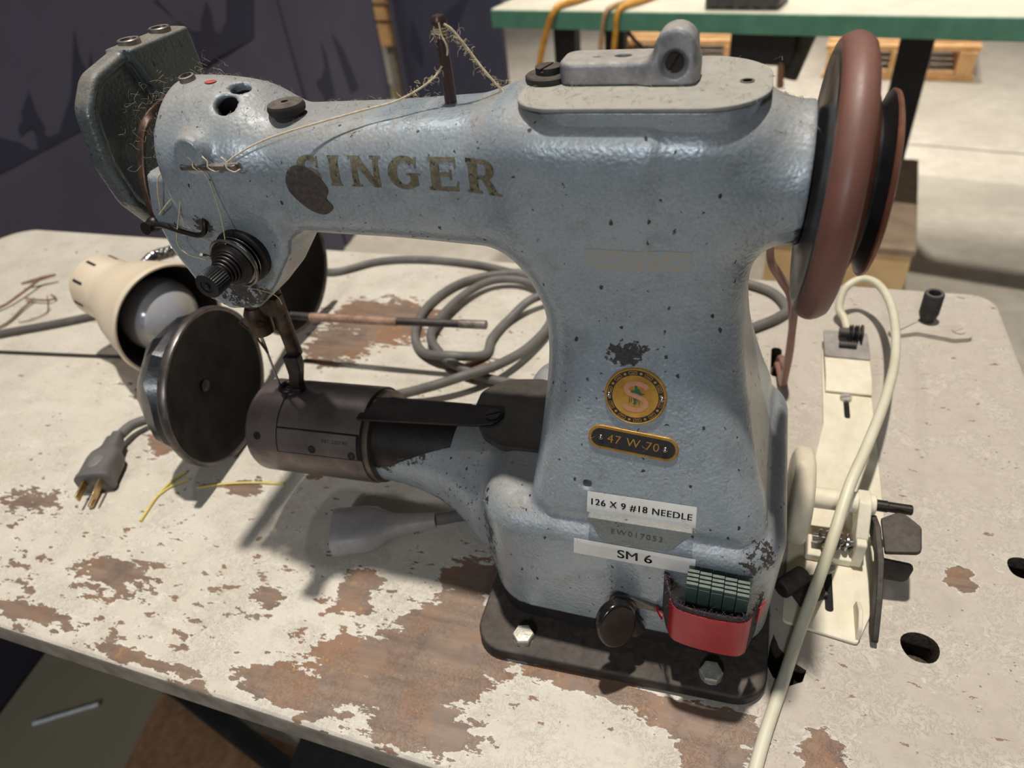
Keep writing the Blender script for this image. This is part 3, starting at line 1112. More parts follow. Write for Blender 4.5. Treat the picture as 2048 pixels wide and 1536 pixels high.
# ---- tension assembly (axis along -y)
TX, TZZ = -233.5, 216.5
ten = MB()
ten.lathe([(14, 0), (14.2, 1), (14.2, 4.5), (13, 5.2)], (TX, 252.5, TZZ), (0, -1, 0), 40)
tension = ten.build('tension_base', M_DARKST, machine)
m = MB()
m.lathe([(6, 0), (11, 1.2), (12.6, 2.2), (12.6, 2.8), (6, 3.2)], (TX, 247.2, TZZ), (0, -1, 0), 40)
m.lathe([(6, 0), (12.2, .6), (12.2, 1.2), (9.5, 2.4), (5, 3)], (TX, 243.6, TZZ), (0, -1, 0), 40)
m.build('tension_disc', M_CHROME, tension)
m = MB()
m.lathe([(11, 0), (11.2, 1), (9.5, 2.4), (9.2, 3.0), (6.2, 3.6)], (TX, 240.6, TZZ), (0, -1, 0), 36)
for q in range(4):
    m.torus((TX, 237.5 - q * 1.9, TZZ), (0, 1, 0), 7.6 - q * .7, .7, 32, 8)
m.lathe([(5.2, 0), (5.2, 14)], (TX, 240, TZZ), (0, -1, 0), 24)
m.build('tension_spring', M_DARKST, tension)
m = MB()
V, Fc = [], []
seg = 64
prof = [(5.6, 0), (6.4, .6), (6.5, 1.4), (6.5, 8.6), (6.0, 9.4), (3.4, 9.6), (3.2, 9.0), (1.6, 9.0), (1.4, 10), (.02, 10.2)]
m.lathe(prof, (TX, 229.5, TZZ), (0, -1, 0), seg, cap1=False)
for j, (r, h) in enumerate(prof):
    if 1 <= j <= 3:
        for i in range(seg):
            if i % 2:
                q = Vector(m.v[j * seg + i])
                c = Vector((TX, q.y, TZZ))
                m.v[j * seg + i] = tuple(c + (q - c) * .92)
m.build('tension_knob', M_BLACK, tension, smooth=25)
m = MB()
m.torus((TX, 241.8, TZZ), (.1, 1, .1), 12.9, .8, 40, 8)
m.tube([(TX - 12.5, 242, TZZ + 2), (TX - 15, 241, TZZ + 4), (TX - 14, 238, TZZ + 6)], .8, seg=8)
m.build('check_spring', M_DULL, tension)

# ---- needle bar, presser bar, foot
m = MB()
m.cyl((-268, 279, 190), (-268, 279, 146), 4.2)
m.lathe([(7.0, 0), (7.4, 3), (7.4, 14), (5.4, 18)], (-268, 279, 146), (0, 0, 1), 20)
m.cyl((-262, 272, 156), (-274, 285, 153), 2.2)
nb = m.build('needle_bar', M_RUST, machine)
m = MB()
m.lathe([(1.0, 0), (1.0, 14), (.75, 16), (.75, 40), (.1, 44)], (-269.5, 277.5, 147), (0, -.02, -1), 10)
m.build('needle', M_CHROME, nb)
m = MB()
m.tube([(-271, 276, 158), (-277, 273.5, 156), (-276, 274, 153), (-272, 275, 146), (-268, 276, 132)], .7, seg=8)
m.build('thread_eyelet', M_RUST, nb)
m = MB()
m.cyl((-255, 284, 195), (-255, 284, 127), 4.6)
m.box((-256, 281, 165), (13, 8, 12))
pbar = m.build('presser_bar', M_RUST, machine, bevel=.4)
m = MB()
m.prism([(-259.5, 129), (-249.5, 129), (-250, 121), (-252, 115), (-254.5, 108), (-255, 103.6), (-261, 103.2), (-262.5, 107), (-260, 115)], (0, 280, 0), (1, 0, 0), (0, 0, 1), -3.2, 3.2)
m.torus((-265, 279, 102.8), (0, .1, 1), 5.0, 1.9, 28, 10)
m.prism(rrect(-262, -254, 275, 283, 2), (0, 0, 0), (1, 0, 0), (0, 1, 0), 101.6, 105)
m.build('presser_foot', M_DARKST, pbar, bevel=.6)

# ---- cylinder bed
BZ = 70.0
BA = Vector((1, 0, 0.055)).normalized()
C0 = Vector((-288, YA, 67.3))


def bed_pt(s, ang, r):
    """s along the bed, ang from straight up towards the front"""
    side = Vector((0, -1, 0))
    upv = side.cross(BA) * -1
    if upv.z < 0:
        upv = -upv
    return C0 + BA * s + side * (r * math.sin(ang)) + upv * (r * math.cos(ang))


BR = 30.6
m = MB()
m.lathe([(20, -2.4), (26, -2.0), (29, -.6), (BR - .3, 1.6), (BR, 4), (BR, 84), (BR - .4, 85), (BR - 3.0, 85)], C0, BA, 96)
bed = m.build('cylinder_bed', M_STEEL, machine, smooth=35)
m = MB()
m.lathe([(25.2, 0), (25.2, 60)], C0 + BA * 82, BA, 64)
m.build('bed_neck', M_DARKST, bed)
m = MB()
m.lathe([(29.4, 0), (29.6, .5), (29.6, 4), (28, 4.4)], C0 + BA * 85, BA, 80)
m.build('bed_collar', simple('collar_steel', (120, 110, 98), (92, 84, 76), rough=.4, metal=.6), bed)


def curved_plate(s0, s1, a0, a1, r0, r1, na=22, ns=2, skip=None):
    mb = MB()
    ss = np.linspace(s0, s1, ns + 1)
    aa = np.linspace(a0, a1, na + 1)
    for r in (r0, r1):
        mb.v += [tuple(bed_pt(s, a, r)) for s in ss for a in aa]
    N = (ns + 1) * (na + 1)
    ix = lambda i, j, k: k * N + i * (na + 1) + j
    for i in range(ns):
        for j in range(na):
            mb.f.append((ix(i, j, 1), ix(i, j + 1, 1), ix(i + 1, j + 1, 1), ix(i + 1, j, 1)))
            mb.f.append((ix(i, j, 0), ix(i + 1, j, 0), ix(i + 1, j + 1, 0), ix(i, j + 1, 0)))
    for i in range(ns):
        for j in (0, na):
            mb.f.append((ix(i, j, 0), ix(i, j, 1), ix(i + 1, j, 1), ix(i + 1, j, 0)))
    for j in range(na):
        for i in (0, ns):
            mb.f.append((ix(i, j, 0), ix(i, j + 1, 0), ix(i, j + 1, 1), ix(i, j, 1)))
    mb.mi = [0] * len(mb.f)
    return mb


D = math.radians
# wide cover plate over the top, end plate, side plate, with grimy seams under them
o = curved_plate(1.5, 85.2, D(-62), D(78), BR - .1, BR + .1, 40, 4).build('seam', M_SEAM, bed, smooth=40)
o = curved_plate(25.4, 84.6, D(-60), D(46.4), BR, BR + .9, 40, 4).build('slide_cover', M_STEEL, bed, smooth=30, bevel=.25)
o = curved_plate(2.2, 24.5, D(-60), D(77), BR, BR + .8, 44, 3).build('end_cover', M_STEEL, bed, smooth=30, bevel=.25)
o = curved_plate(25.4, 82.6, D(48.3), D(76), BR, BR + .9, 16, 4).build('side_plate', M_STEEL, bed, smooth=30, bevel=.25)
for s, a, sl in ((10.5, 60, .2), (51, 69, -.8), (79, 72, .3)):
    m = MB()
    q = bed_pt(s, D(a), BR + .55)
    q2 = bed_pt(s, D(a), BR + 3)
    slot_screw(m, q, q2 - q, 2.6, .6, Vector((sl, 0, 1)), .7)
    m.build('screw', M_DARKST, bed, smooth=30)
# stamped patent line on the side plate
tv, tf = text_mesh('PAT. 2,037,901', 3.0)
m = MB()
m.add([bed_pt(68 + x * 1.02, D(58) - y / BR, BR + 1.0) for x, y in tv], tf)
m.build('stamped_text', M_SEAM, bed, smooth=0)
# strip spring and dark bed cover by the standard
zt = 96
m = MB()
strip = [(-206, 262, 98.0), (-198, 262, 98.4), (-170, 262, 96.6), (-140, 263, 95.4), (-120, 266, 94.6)]
m.prism(roundpoly([(-84, -11), (-8, -9), (4, -7), (7, 0), (4, 7), (-8, 8), (-84, 10)], [1, 4, 4, 4, 4, 4, 1], 5), (-124, 272, 107.4), (1, 0, .085), (0, 1, 0), -.9, .9)
strip_o = m.build('cover_strip', M_DARKST, machine, bevel=.3)
m = MB()
slot_screw(m, (-123, 272, 108), (0, -.1, 1), 4.4, 1.8, (1, .5, 0), .9)
m.build('screw', M_DARKST, strip_o)
m = MB()
bc = roundpoly([(-137, 276), (-124, 257), (-112, 251), (-84, 252), (-76, 262), (-76, 302), (-104, 312), (-126, 308), (-138, 294)], [8, 10, 10, 4, 4, 4, 12, 12, 10], 6)
m.prism(bc, (0, 0, 0), (1, 0, 0), (0, 1, 0), 102, 106)
m.build('bed_cover', simple('dark_sheet', (58, 54, 49), (46, 43, 40), rough=.85, dust=.25, dustc=(96, 88, 78)), machine, bevel=.6)

# ---- spool pin
m = MB()
m.lathe([(3.0, 0), (3.0, 1.2), (2.6, 1.6), (2.5, 24), (2.2, 28), (2.0, 30.2), (2.6, 31), (3.2, 32.6), (3.2, 34.2), (2.3, 35.8), (.01, 36.4)], (-122.3, 278, 278.2), (0, 0, 1), 24, cap1=False)
m.build('spool_pin', simple('brown_bakelite', (70, 50, 45), (52, 40, 38), rough=.35), machine)

# ---- hand wheel
HW = MB()
WX = 31.0
M_BAKE = simple('brown_wheel_rubber', (122, 80, 68), (106, 70, 60), rough=.42, scale=.03, bump=.1, bscale=.5, dust=.35, dustc=(132, 104, 90))
M_BLKGL = simple('black_japan', (22, 21, 24), (32, 30, 30), rough=.35, scale=.1)
RW = 52.4
WC = (-9.2, YA, 250.9)
WA = Vector((1, 0, -.03)).normalized()
HW.lathe([(48.0, 33.4), (49.4, 33.7), (51.2, 34.8), (52.2, 36.8), (52.8, 38.6), (52.8, 40.2), (52.1, 42.4), (50.6, 44.6), (48.0, 45.6), (44.5, 46.0), (41, 45.8), (39, 44)], WC, WA, 112, cap0=False, cap1=False)
wheel = HW.build('handwheel_rim', M_BAKE, machine, smooth=70)
m = MB()
m.lathe([(10, 31.2), (27, 31.2), (29, 32.8), (42, 33.6), (45, 33.2), (47.2, 33.0), (48.6, 33.7), (47.0, 38), (40, 45), (20, 45)], WC, WA, 96)
m.build('handwheel_web', M_BLKGL, wheel)
m = MB()
m.lathe([(40.5, 44), (39.6, 46.6), (37.4, 47.6), (35.4, 48.4), (33.6, 49.4), (31, 49.8)], WC, WA, 72)
m.lathe([(33.6, 54.6), (34.2, 55.2), (33.8, 56.4), (31.5, 57.2), (29, 57.2)], WC, WA, 72)
pul = m.build('pulley', simple('copper_brown', (134, 82, 60), (96, 60, 47), rough=.42, metal=.4, scale=.06, dust=.3, dustc=(150, 120, 100)), wheel)
m = MB()
m.lathe([(33.0, 49.2), (30.0, 49.8), (28.2, 50.4), (28, 51.4), (29.2, 52.4), (33.7, 54.8)], WC, WA, 72)
m.build('pulley_groove', M_BLKGL, pul)

# ---- thumb lever at the foot
LX = -36.5
p, nn = onto((LX, 150, 40), (0, 1, 0), 0)
m = MB()
m.prism(roundpoly([(-8, -3), (-5, 3.4), (4, 4.2), (21, -1.5), (21, -4), (8, -3.4)], [2, 2, 2, 1, 1, 2], 5), (LX, 208, 51), (1, 0, 0), (0, 0, 1), -1.6, 1.6)
m.lathe([(8, 0), (8, 2), (6.4, 3), (6.4, 7), (5, 8)], (LX, 209.5, 47), (0, -1, -.12), 28)
lev = m.build('lever_washer', M_DULL, machine, bevel=.5)
m = MB()
A = Vector((.62, -.75, .2)).normalized()
P0 = Vector((LX - 3.5, 196, 48.5))
u = Vector((0, 0, 1)).cross(A).normalized()
v = A.cross(u).normalized()
a = A
sec = []
for h, sc in ((-4, .5), (-2, .85), (0, 1.0), (4.4, 1.0), (5.4, .93)):
    sec.append([P0 + a * h + u * (math.cos(t) * 10.5 * sc) + v * (math.sin(t) * 14.5 * sc) for t in [2 * math.pi * i / 36 for i in range(36)]])
V = [q for s_ in sec for q in s_]
Fc = []
for j in range(len(sec) - 1):
    Fc += [(j * 36 + i, j * 36 + (i + 1) % 36, (j + 1) * 36 + (i + 1) % 36, (j + 1) * 36 + i) for i in range(36)]
Fc += [tuple(range(35, -1, -1)), tuple((len(sec) - 1) * 36 + i for i in range(36))]
m.add(V, Fc)
m.build('thumb_knob', simple('polished_dark_steel', (70, 66, 66), (48, 45, 45), rough=.22, metal=.8, scale=.12), lev, bevel=.5)
m = MB()
m.cyl((LX, 206, 46), (LX + 8, 203, 32), 4.5)
m.cyl((LX - 1, 207, 44), (LX - 3, 200, 48), 5.5)
m.build('lever_arm', M_DARKST, lev)

# ---- labels, badge, lettering
def cast(off):
    def f(x, z):
        p, nn = onto((x, 120, z), (0, 1, 0), off)
        return p
    return f


def quad(fn4, nx, nz):
    """bilinear grid over four corners (tl, tr, br, bl)"""
    tl, tr, br, bl = [Vector(q) for q in fn4]
    V = []
    for j in range(nz + 1):
        t = j / nz
        for i in range(nx + 1):
            s = i / nx
            q = tl.lerp(tr, s).lerp(bl.lerp(br, s), t)
            V.append((q.x, q.y))
    F_ = [(j * (nx + 1) + i, j * (nx + 1) + i + 1, (j + 1) * (nx + 1) + i + 1, (j + 1) * (nx + 1) + i) for j in range(nz) for i in range(nx)]
    return V, F_


V, Fc = quad([(-61.5, 93.4), (-3, 93.4), (-2.8, 82.4), (-62, 82.4)], 24, 8)
tape1 = sheet(V, Fc, cast(.25), 'label_tape', M_TAPE, machine)
tape1['label'] = 'white label tape reading SM 6'
tv, tf = text_mesh('SM 6', 8.6)
m = MB()
for dx in (-.13, 0, .13):
    m.add([cast(.36)(-31.5 + x * 1.0 + dx, 87.6 + y) for x, y in tv], tf)
m.build('printed_text', M_INK, tape1, smooth=0)
# serial pad
m = MB()
PAD = [(-56, 109), (-4, 110), (-9, 104), (-14, 96.5), (-17, 95), (-45, 94), (-49, 96), (-52, 103)]
m.prism(roundpoly([(a, b) for a, b in PAD], 1.2, 3), (0, 200.8, 0), (1, 0, 0), (0, .10, 1), -5, 1.1)
M_PAD = hammered('pad_enamel', base=(136, 142, 142), dust=.6)
pad = m.build('serial_pad', M_PAD, machine, bevel=1.0)
tv, tf = text_mesh('EW017053', 4.6, 0.0, 1.25)
m = MB()
m.add([Vector((-31 + x * 1.0, 199.4, 0)) + Vector((0, .10, 1)) * (102.2 + y) for x, y in tv], tf)
m.build('stamped_text', simple('stamp_shadow', (112, 106, 96), rough=.8), pad, smooth=0)
V, Fc = quad([(-55.5, 120.4), (-5, 121), (-4.6, 109.4), (-55.7, 108.6)], 24, 8)


def on126(off):
    def f(x, z):
        p = cast(off)(x, max(z, 111.5))
        if z < 111.5:
            p = Vector((x, min(p.y, p.y - .10 * (111.5 - z)), z))
        return p
    return f


tape2 = sheet(V, Fc, on126(.3), 'label_tape', M_TAPE, machine)
tape2['label'] = 'white label tape reading 126 X 9 #18 NEEDLE'
tv, tf = text_mesh('126 X 9 #18 NEEDLE', 4.9, 0.0, 1.1)
m = MB()
for dx in (-.13, 0, .13):
    m.add([on126(.45)(-30.5 + x * 1.0 + dx, 115.0 + y) for x, y in tv], tf)
m.build('printed_text', M_INK, tape2, smooth=0)


def local_frame(x, z):
    p, nn = onto((x, 120, z), (0, 1, 0), 0)
    q1, _ = onto((x, 120, z + 8), (0, 1, 0), 0)
    q0, _ = onto((x, 120, z - 8), (0, 1, 0), 0)
    v = (q1 - q0).normalized()
    r1, _ = onto((x + 8, 120, z), (0, 1, 0), 0)
    r0, _ = onto((x - 8, 120, z), (0, 1, 0), 0)
    u = (r1 - r0).normalized()
    w = u.cross(v).normalized()
    return p, u, (w.cross(u)).normalized(), w


M_GOLD = simple('badge_gold', (186, 142, 58), (160, 114, 40), rough=.45, metal=.25, scale=.2, bump=.2, bscale=.7)
M_BK = simple('badge_black', (24, 20, 22), (36, 30, 28), rough=.5, scale=.5)
M_PINK = simple('badge_pink', (198, 138, 104), (186, 126, 92), rough=.5, scale=.5)
M_GRN = simple('badge_green', (30, 98, 74), rough=.5)
P, u, v, w = local_frame(-36, 169.5)
BRD = 13.6
m = MB()
m.lathe([(BRD, -3), (BRD, .8), (BRD - .5, 1.3), (BRD - 1.2, 1.1), (.01, 1.1)], P, w, 64, cap1=False)
badge = m.build('badge', M_GOLD, machine, smooth=35)
badge['label'] = 'round gold badge with a black key-pattern border'


def flat(mb, pts, h, rev=False):
    mb.add([P + u * a + v * b + w * h for a, b in pts], [tuple(range(len(pts)))])


m = MB()
N = 72
for i in range(N):
    t0, t1 = 2 * math.pi * i / N, 2 * math.pi * (i + 1) / N
    flat(m, [(r * math.cos(t), r * math.sin(t)) for r, t in ((10.1, t0), (12.5, t0), (12.5, t1), (10.1, t1))], 1.18)
m.build('badge_border', M_BK, badge, smooth=0)
m = MB()
for i in range(10):
    t = math.radians(36 * i + 8)
    c = (11.3 * math.cos(t), 11.3 * math.sin(t))
    flat(m, [(c[0] + .62 * math.cos(q), c[1] + .62 * math.sin(q)) for q in np.linspace(0, 2 * math.pi, 12)[:-1]], 1.3)
    for (ra, rb, da, db) in ((10.55, 10.8, 9, 27), (11.9, 12.15, 9, 27), (11.1, 11.35, 13, 23), (10.55, 12.15, 9, 10.2), (10.55, 12.15, 25.8, 27), (11.1, 11.6, 13, 14), ):
        for q in range(4):
            ta = t + math.radians(da + (db - da) * q / 4)
            tb = t + math.radians(da + (db - da) * (q + 1) / 4)
            flat(m, [(r * math.cos(s_), r * math.sin(s_)) for r, s_ in ((ra, ta), (rb, ta), (rb, tb), (ra, tb))], 1.27)
m.build('border_pattern', M_GOLD, badge, smooth=0)


def ribbon(mb, pts, wd, h, orient=None):
    Q = spline([(a, b, 0) for a, b in pts], 8)
    L = []
    for i in range(len(Q)):
        d = (Q[min(i + 1, len(Q) - 1)] - Q[max(0, i - 1)]).normalized()
        nrm = Vector((-d.y, d.x, 0))
        L.append(((Q[i] + nrm * wd / 2).xy, (Q[i] - nrm * wd / 2).xy))
    for i in range(len(L) - 1):
        flat(mb, [tuple(L[i][0]), tuple(L[i + 1][0]), tuple(L[i + 1][1]), tuple(L[i][1])], h)


SS = [(5.0, 4.2), (3.6, 5.6), (0.4, 6.3), (-2.8, 5.6), (-4.0, 3.8), (-3.2, 1.9), (-.6, .8), (2.2, -.2), (4.4, -1.8), (4.6, -4.0), (2.6, -5.7), (-.6, -6.2), (-3.6, -5.4), (-4.8, -4.0)]
m = MB()
ribbon(m, SS, 2.3, 1.2)
m.build('letter_ribbon', M_PINK, badge, smooth=0)
m = MB()
flat(m, [(-2.2, 2.6), (-.6, 2.9), (-.2, 4.2), (-.7, 4.9), (0, 5.4), (.7, 4.9), (.6, 4.3), (1.6, 3.4), (2.2, 2.0), (4.2, 1.6), (2.4, .9), (.4, 1.7), (-1.8, 1.9)], 1.32)
for a, b, c, d in ((-2.6, -.6, -2.2, -3.2), (-1.7, -.6, -1.4, -2.8), (1.8, -1.4, 2.1, -3.6), (.9, -1.2, 1.2, -2.9)):
    flat(m, [(a, b), (c, b), (c, d), (a, d)], 1.32)
flat(m, [(-.9, -.9), (.8, -1.1), (.3, -2.4), (.8, -3.6), (-.9, -3.6), (-.3, -2.3)], 1.32)
m.build('seated_figure_print', M_GRN, badge, smooth=0)
for s_ in (-1, 1):
    m = MB()
    q = P + u * (11.6 * s_) + v * (.2 * s_) + w * 1.2
    m.lathe([(1.3, 0), (1.1, .6), (.6, .95), (.01, 1.05)], q, w, 14, cap1=False)
    m.build('rivet', M_CHROME, badge)

P, u, v, w = local_frame(-35.8, 147.6)
roll = math.radians(-4)
u, v = (u * math.cos(roll) + v * math.sin(roll)), (v * math.cos(roll) - u * math.sin(roll))
HL, HH = 20.4, 5.9
pill = lambda a, b, r: roundpoly([(-a, -b), (a, -b), (a, b), (-a, b)], r, 10)
m = MB()
m.prism(pill(HL, HH, HH - .1), P, u, v, -2.6, .8)
mp = m.build('model_plate', M_BRASS, machine, bevel=.25)
m = MB()
m.prism(pill(HL - 1.4, HH - 1.4, HH - 1.5), P, u, v, .7, .95)
m.build('plate_field', M_BK, mp, smooth=0)
tv, tf = text_mesh('47 W 70', 5.8, 0.0, 1.1)
m = MB()
m.add([P + u * (x * 1.05 + .2) + v * y + w * 1.05 for x, y in tv], tf)
m.build('plate_number', M_BRASS, mp, smooth=0)
for s_ in (-1, 1):
    m = MB()
    m.lathe([(1.4, 0), (1.2, .6), (.6, 1.0), (.01, 1.1)], P + u * (14.6 * s_) + w * .9, w, 14, cap1=False)
    m.build('rivet', M_CHROME, mp)

# maker's name in worn gold serif capitals, x 0..1 wide units per letter, y 0..1
def L_I(x, wd=.42):
    c = x + wd / 2
    return [[(c - .16, .05), (c + .16, .05), (c + .16, .95), (c - .16, .95)], [(x, 0), (x + wd, 0), (x + wd, .07), (x, .07)], [(x, .93), (x + wd, .93), (x + wd, 1), (x, 1)]], wd


def arcq(cx, cy, rx, ry, t0, t1, ti, to, nseg=18):
    """ring sector; thickness varies from ti (horizontal strokes) to to (vertical strokes)"""
    out = []
    T = [math.radians(t0 + (t1 - t0) * i / nseg) for i in range(nseg + 1)]
    def pr(t):
        return (cx + rx * math.cos(t), cy + ry * math.sin(t)), (cx + (rx - to) * math.cos(t), cy + (ry - ti) * math.sin(t))
    for i in range(nseg):
        a, b = pr(T[i]), pr(T[i + 1])
        out.append([a[0], b[0], b[1], a[1]])
    return out


def word():
    polys = []
    x = 0.0
    # S
    polys += [[(p[0] + x, p[1]) for p in q] for q in arcq(.42, .71, .40, .30, 30, 275, .17, .28)]
    polys += [[(p[0] + x, p[1]) for p in q] for q in arcq(.42, .30, .42, .31, 95, -150, .18, .30)]
    polys += [[(x + .70, .62), (x + .78, .62), (x + .78, .98), (x + .72, .98)], [(x + .02, .02), (x + .08, .02), (x + .12, .36), (x + .02, .36)]]
    x += 1.13
    q, wd = L_I(x)
    polys += q
    x += wd + .34
    # N
    polys += [[(x + .06, .04), (x + .26, .04), (x + .26, .96), (x + .06, .96)], [(x + .80, .04), (x + 1.0, .04), (x + 1.0, .96), (x + .80, .96)],
              [(x + .06, .99), (x + .36, .99), (x + 1.0, .0), (x + .76, .0)]]
    polys += [[(x - .02, 0), (x + .36, 0), (x + .36, .07), (x - .02, .07)], [(x - .04, .93), (x + .3, .93), (x + .3, 1), (x - .04, 1)], [(x + .7, .93), (x + 1.1, .93), (x + 1.1, 1), (x + .7, 1)]]
    x += 1.30
    # G
    polys += [[(p[0] + x, p[1]) for p in q] for q in arcq(.55, .5, .55, .52, 42, 318, .16, .30, 26)]
    polys += [[(x + .74, .05), (x + 1.0, .12), (x + 1.0, .48), (x + .74, .48)], [(x + .62, .44), (x + 1.1, .44), (x + 1.1, .51), (x + .62, .51)], [(x + .88, .66), (x + .97, .66), (x + .97, .98), (x + .90, .98)]]
    x += 1.34
    # E
    polys += [[(x + .08, .03), (x + .38, .03), (x + .38, .97), (x + .08, .97)], [(x, 0), (x + .95, 0), (x + .95, .15), (x, .12)], [(x, 1), (x + .9, 1), (x + .9, .85), (x, .88)],
              [(x + .3, .44), (x + .74, .44), (x + .74, .57), (x + .3, .57)], [(x + .86, .12), (x + .95, .12), (x + .98, .32), (x + .93, .32)], [(x + .82, .88), (x + .9, .88), (x + .9, .68), (x + .86, .68)], [(x + .69, .34), (x + .76, .34), (x + .76, .66), (x + .69, .66)]]
    x += 1.22
    # R
    polys += [[(x + .08, .03), (x + .38, .03), (x + .38, .97), (x + .08, .97)], [(x, 0), (x + .5, 0), (x + .5, .08), (x, .08)], [(x, 1), (x + .6, 1), (x + .6, .87), (x, .87)], [(x + .3, .43), (x + .6, .43), (x + .6, .55), (x + .3, .55)]]
    polys += [[(p[0] + x, p[1]) for p in q] for q in arcq(.58, .715, .36, .285, 90, -90, .13, .28, 12)]
    polys += [[(x + .48, .48), (x + .76, .48), (x + 1.06, .02), (x + .76, .02)], [(x + .7, 0), (x + 1.14, 0), (x + 1.14, .07), (x + .7, .07)]]
    x += 1.14
    return polys, x


polys, wid = word()
V, Fc = [], []
x0, x1 = -188.0, -91.5
for q in polys:
    k0 = len(V)
    for a, b in q:
        t = a / wid
        V.append((x0 + (x1 - x0) * t, 254.6 + .4 * t + b * (12.4 + 1.4 * t)))
    Fc.append(tuple(range(k0, k0 + len(q))))
kk = NT('worn_gold_leaf')
nz = kk.noise(0.5 * U, 5, .7)
gcol = kk.mix(kk.ramp(nz, .35, .6), lin(96, 88, 66), lin(126, 118, 96))
gcol = kk.mix(kk.ramp(kk.noise(.3 * U, 5, .7), .56, .62), gcol, lin(58, 58, 52))
M_LEAF = kk.out(gcol, .55, .2, kk.bump(kk.vor(.62 * U, feature='SMOOTH_F1'), .3, .0004))
sheet(V, Fc, cast(.18), 'maker_name', M_LEAF, machine, cuts=((1, 1.2),))
# dark worn blotch over the first letter
bl = [(-195.5, 255.5), (-193.5, 260), (-189, 263), (-183, 262.2), (-178, 259), (-175, 254.5), (-174.8, 251.5), (-176.6, 248.5), (-174.4, 244.8), (-176.4, 242.2), (-181, 240.4), (-186.5, 242.2), (-191.5, 246.5), (-194.8, 251)]
sheet(spl2 := [tuple(p.xy) for p in spline([(a, b, 0) for a, b in bl + bl[:1]], 5)[:-1]], [tuple(range(len(spl2)))], cast(.3), 'bare_patch',
      simple('bare_patch', (58, 50, 46), (84, 74, 68), rough=.6, scale=.5, bump=1.0, bscale=.5), machine, cuts=((1, 1.5), (0, 3)))
# ghost of an old decal
gh = NT('decal_ghost')
f = gh.noise(.5 * U, 4, .7)
sheet(*quad([(-58, 235.5), (-17, 235.5), (-17, 226.5), (-58, 226.5)], 1, 1), cast(.12), 'decal_ghost',
      gh.out(gh.mix(gh.ramp(f, .45, .6), lin(156, 164, 170), lin(170, 160, 142)), .5, .3, gh.bump(gh.vor(.62 * U, feature='SMOOTH_F1'), .3, .00045)), machine, cuts=((0, 3), (1, 2)))

# ================================================================== THINGS ON THE TABLE
M_COTTON = simple('cotton_thread', (214, 200, 170), (190, 172, 138), rough=.9, scale=.6)
thr = empty('cotton_thread', (-170, 262, 280), 'cream cotton thread running from the spool pin along the arm to the tension discs', 'thread')
m = MB()
m.tube([(-122.7, 275.5, 295.9), (-125.9, 273.0, 292.2), (-132.8, 270.0, 288.3), (-141.9, 266.0, 285.1), (-152.5, 263.0, 283.3), (-160.7, 260.0, 282.1), (-181.9, 253.0, 278.6), (-196.0, 250.0, 275.4), (-206.2, 248.0, 272.1), (-213.9, 246.0, 268.8), (-218.3, 245.0, 266.2)], .42, seg=7)
m.build('running_strand', M_COTTON, thr)
m = MB()
m.tube([(-119.4, 276.0, 311.2), (-116.6, 277.0, 308.7), (-111.7, 278.0, 301.6), (-107.3, 278.0, 295.3), (-102.7, 278.0, 289.5), (-98.6, 278.0, 285.0)], .5, seg=7)
rng = random.Random(4)
for i in range(70):
    t = rng.random()
    p = Vector((-119.4, 276, 311.2)).lerp(Vector((-99, 278, 285.5)), t)
    d = [Vector((rng.gauss(0, 1.1), rng.gauss(0, .8), rng.gauss(-.2, 1.1))) for _ in range(3)]
    m.tube([p, p + d[0], p + d[0] + d[1], p + d[0] + d[1] + d[2]], .07, seg=3, smooth=3, caps=False)
for i in range(40):
    t = rng.random()
    p = Vector((-123, 275, 295)).lerp(Vector((-142, 266, 285)), t)
    d = [Vector((rng.gauss(0, 1), rng.gauss(0, .8), rng.gauss(-.5, 1))) for _ in range(3)]
    m.tube([p, p + d[0], p + d[0] + d[1], p + d[0] + d[1] + d[2]], .07, seg=3, smooth=3, caps=False)
m.build('frayed_strand', M_COTTON, thr)
m = MB()
for q in range(3):
    m.torus((-122.3, 278, 309.4 - q * .9), (.1 * q, .05, 1), 2.5, .4, 24, 6)
m.tube([(-121.1, 275.0, 312.0), (-120.5, 274.6, 307.6), (-119.2, 274.6, 304.3), (-119.0, 274.8, 302.0), (-119.6, 275, 300)], .4, seg=7)
for i in range(60):
    a = rng.random() * 6.28
    p = Vector((-122.3 + 2.6 * math.cos(a), 278 + 2.6 * math.sin(a), 308 + rng.gauss(0, 1.6)))
    d = [Vector((rng.gauss(0, .9), rng.gauss(0, .9), rng.gauss(-.4, .9))) for _ in range(2)]
    m.tube([p, p + d[0], p + d[0] + d[1]], .07, seg=3, smooth=3, caps=False)
m.build('knot', M_COTTON, thr)
m = MB()
for gx in (-237, -229, -219):
    m.tube([(gx - 1.2, 245, 268.2), (gx, 243.4, 269), (gx + 1.6, 243.2, 267), (gx + 1.6, 242.4, 264.6), (gx + 4, 243.4, 262.6), (gx + 6.5, 244.6, 263.4)], .36, seg=6)
m.tube([(-235.3, 244.0, 267.8), (-233.4, 243.0, 264.2), (-231.6, 243.4, 261.7), (-231.0, 243.6, 254.6), (-231.8, 243.4, 241.0), (-232.6, 241.0, 229.5), (-233, 240.6, 227)], .3, seg=6)
m.build('guide_stitches', M_COTTON, thr)
m = MB()
m.tube([(-273.6, 250.0, 237.5), (-267.5, 248.0, 249.9), (-261.9, 247.0, 257.8), (-255.6, 246.5, 260.1), (-253.4, 246.5, 255.7), (-257.0, 247.0, 249.4), (-267.0, 248.0, 242.2), (-275, 249.6, 236.5)], .36, seg=6)
m.build('thread_loop', M_COTTON, thr)
m = MB()
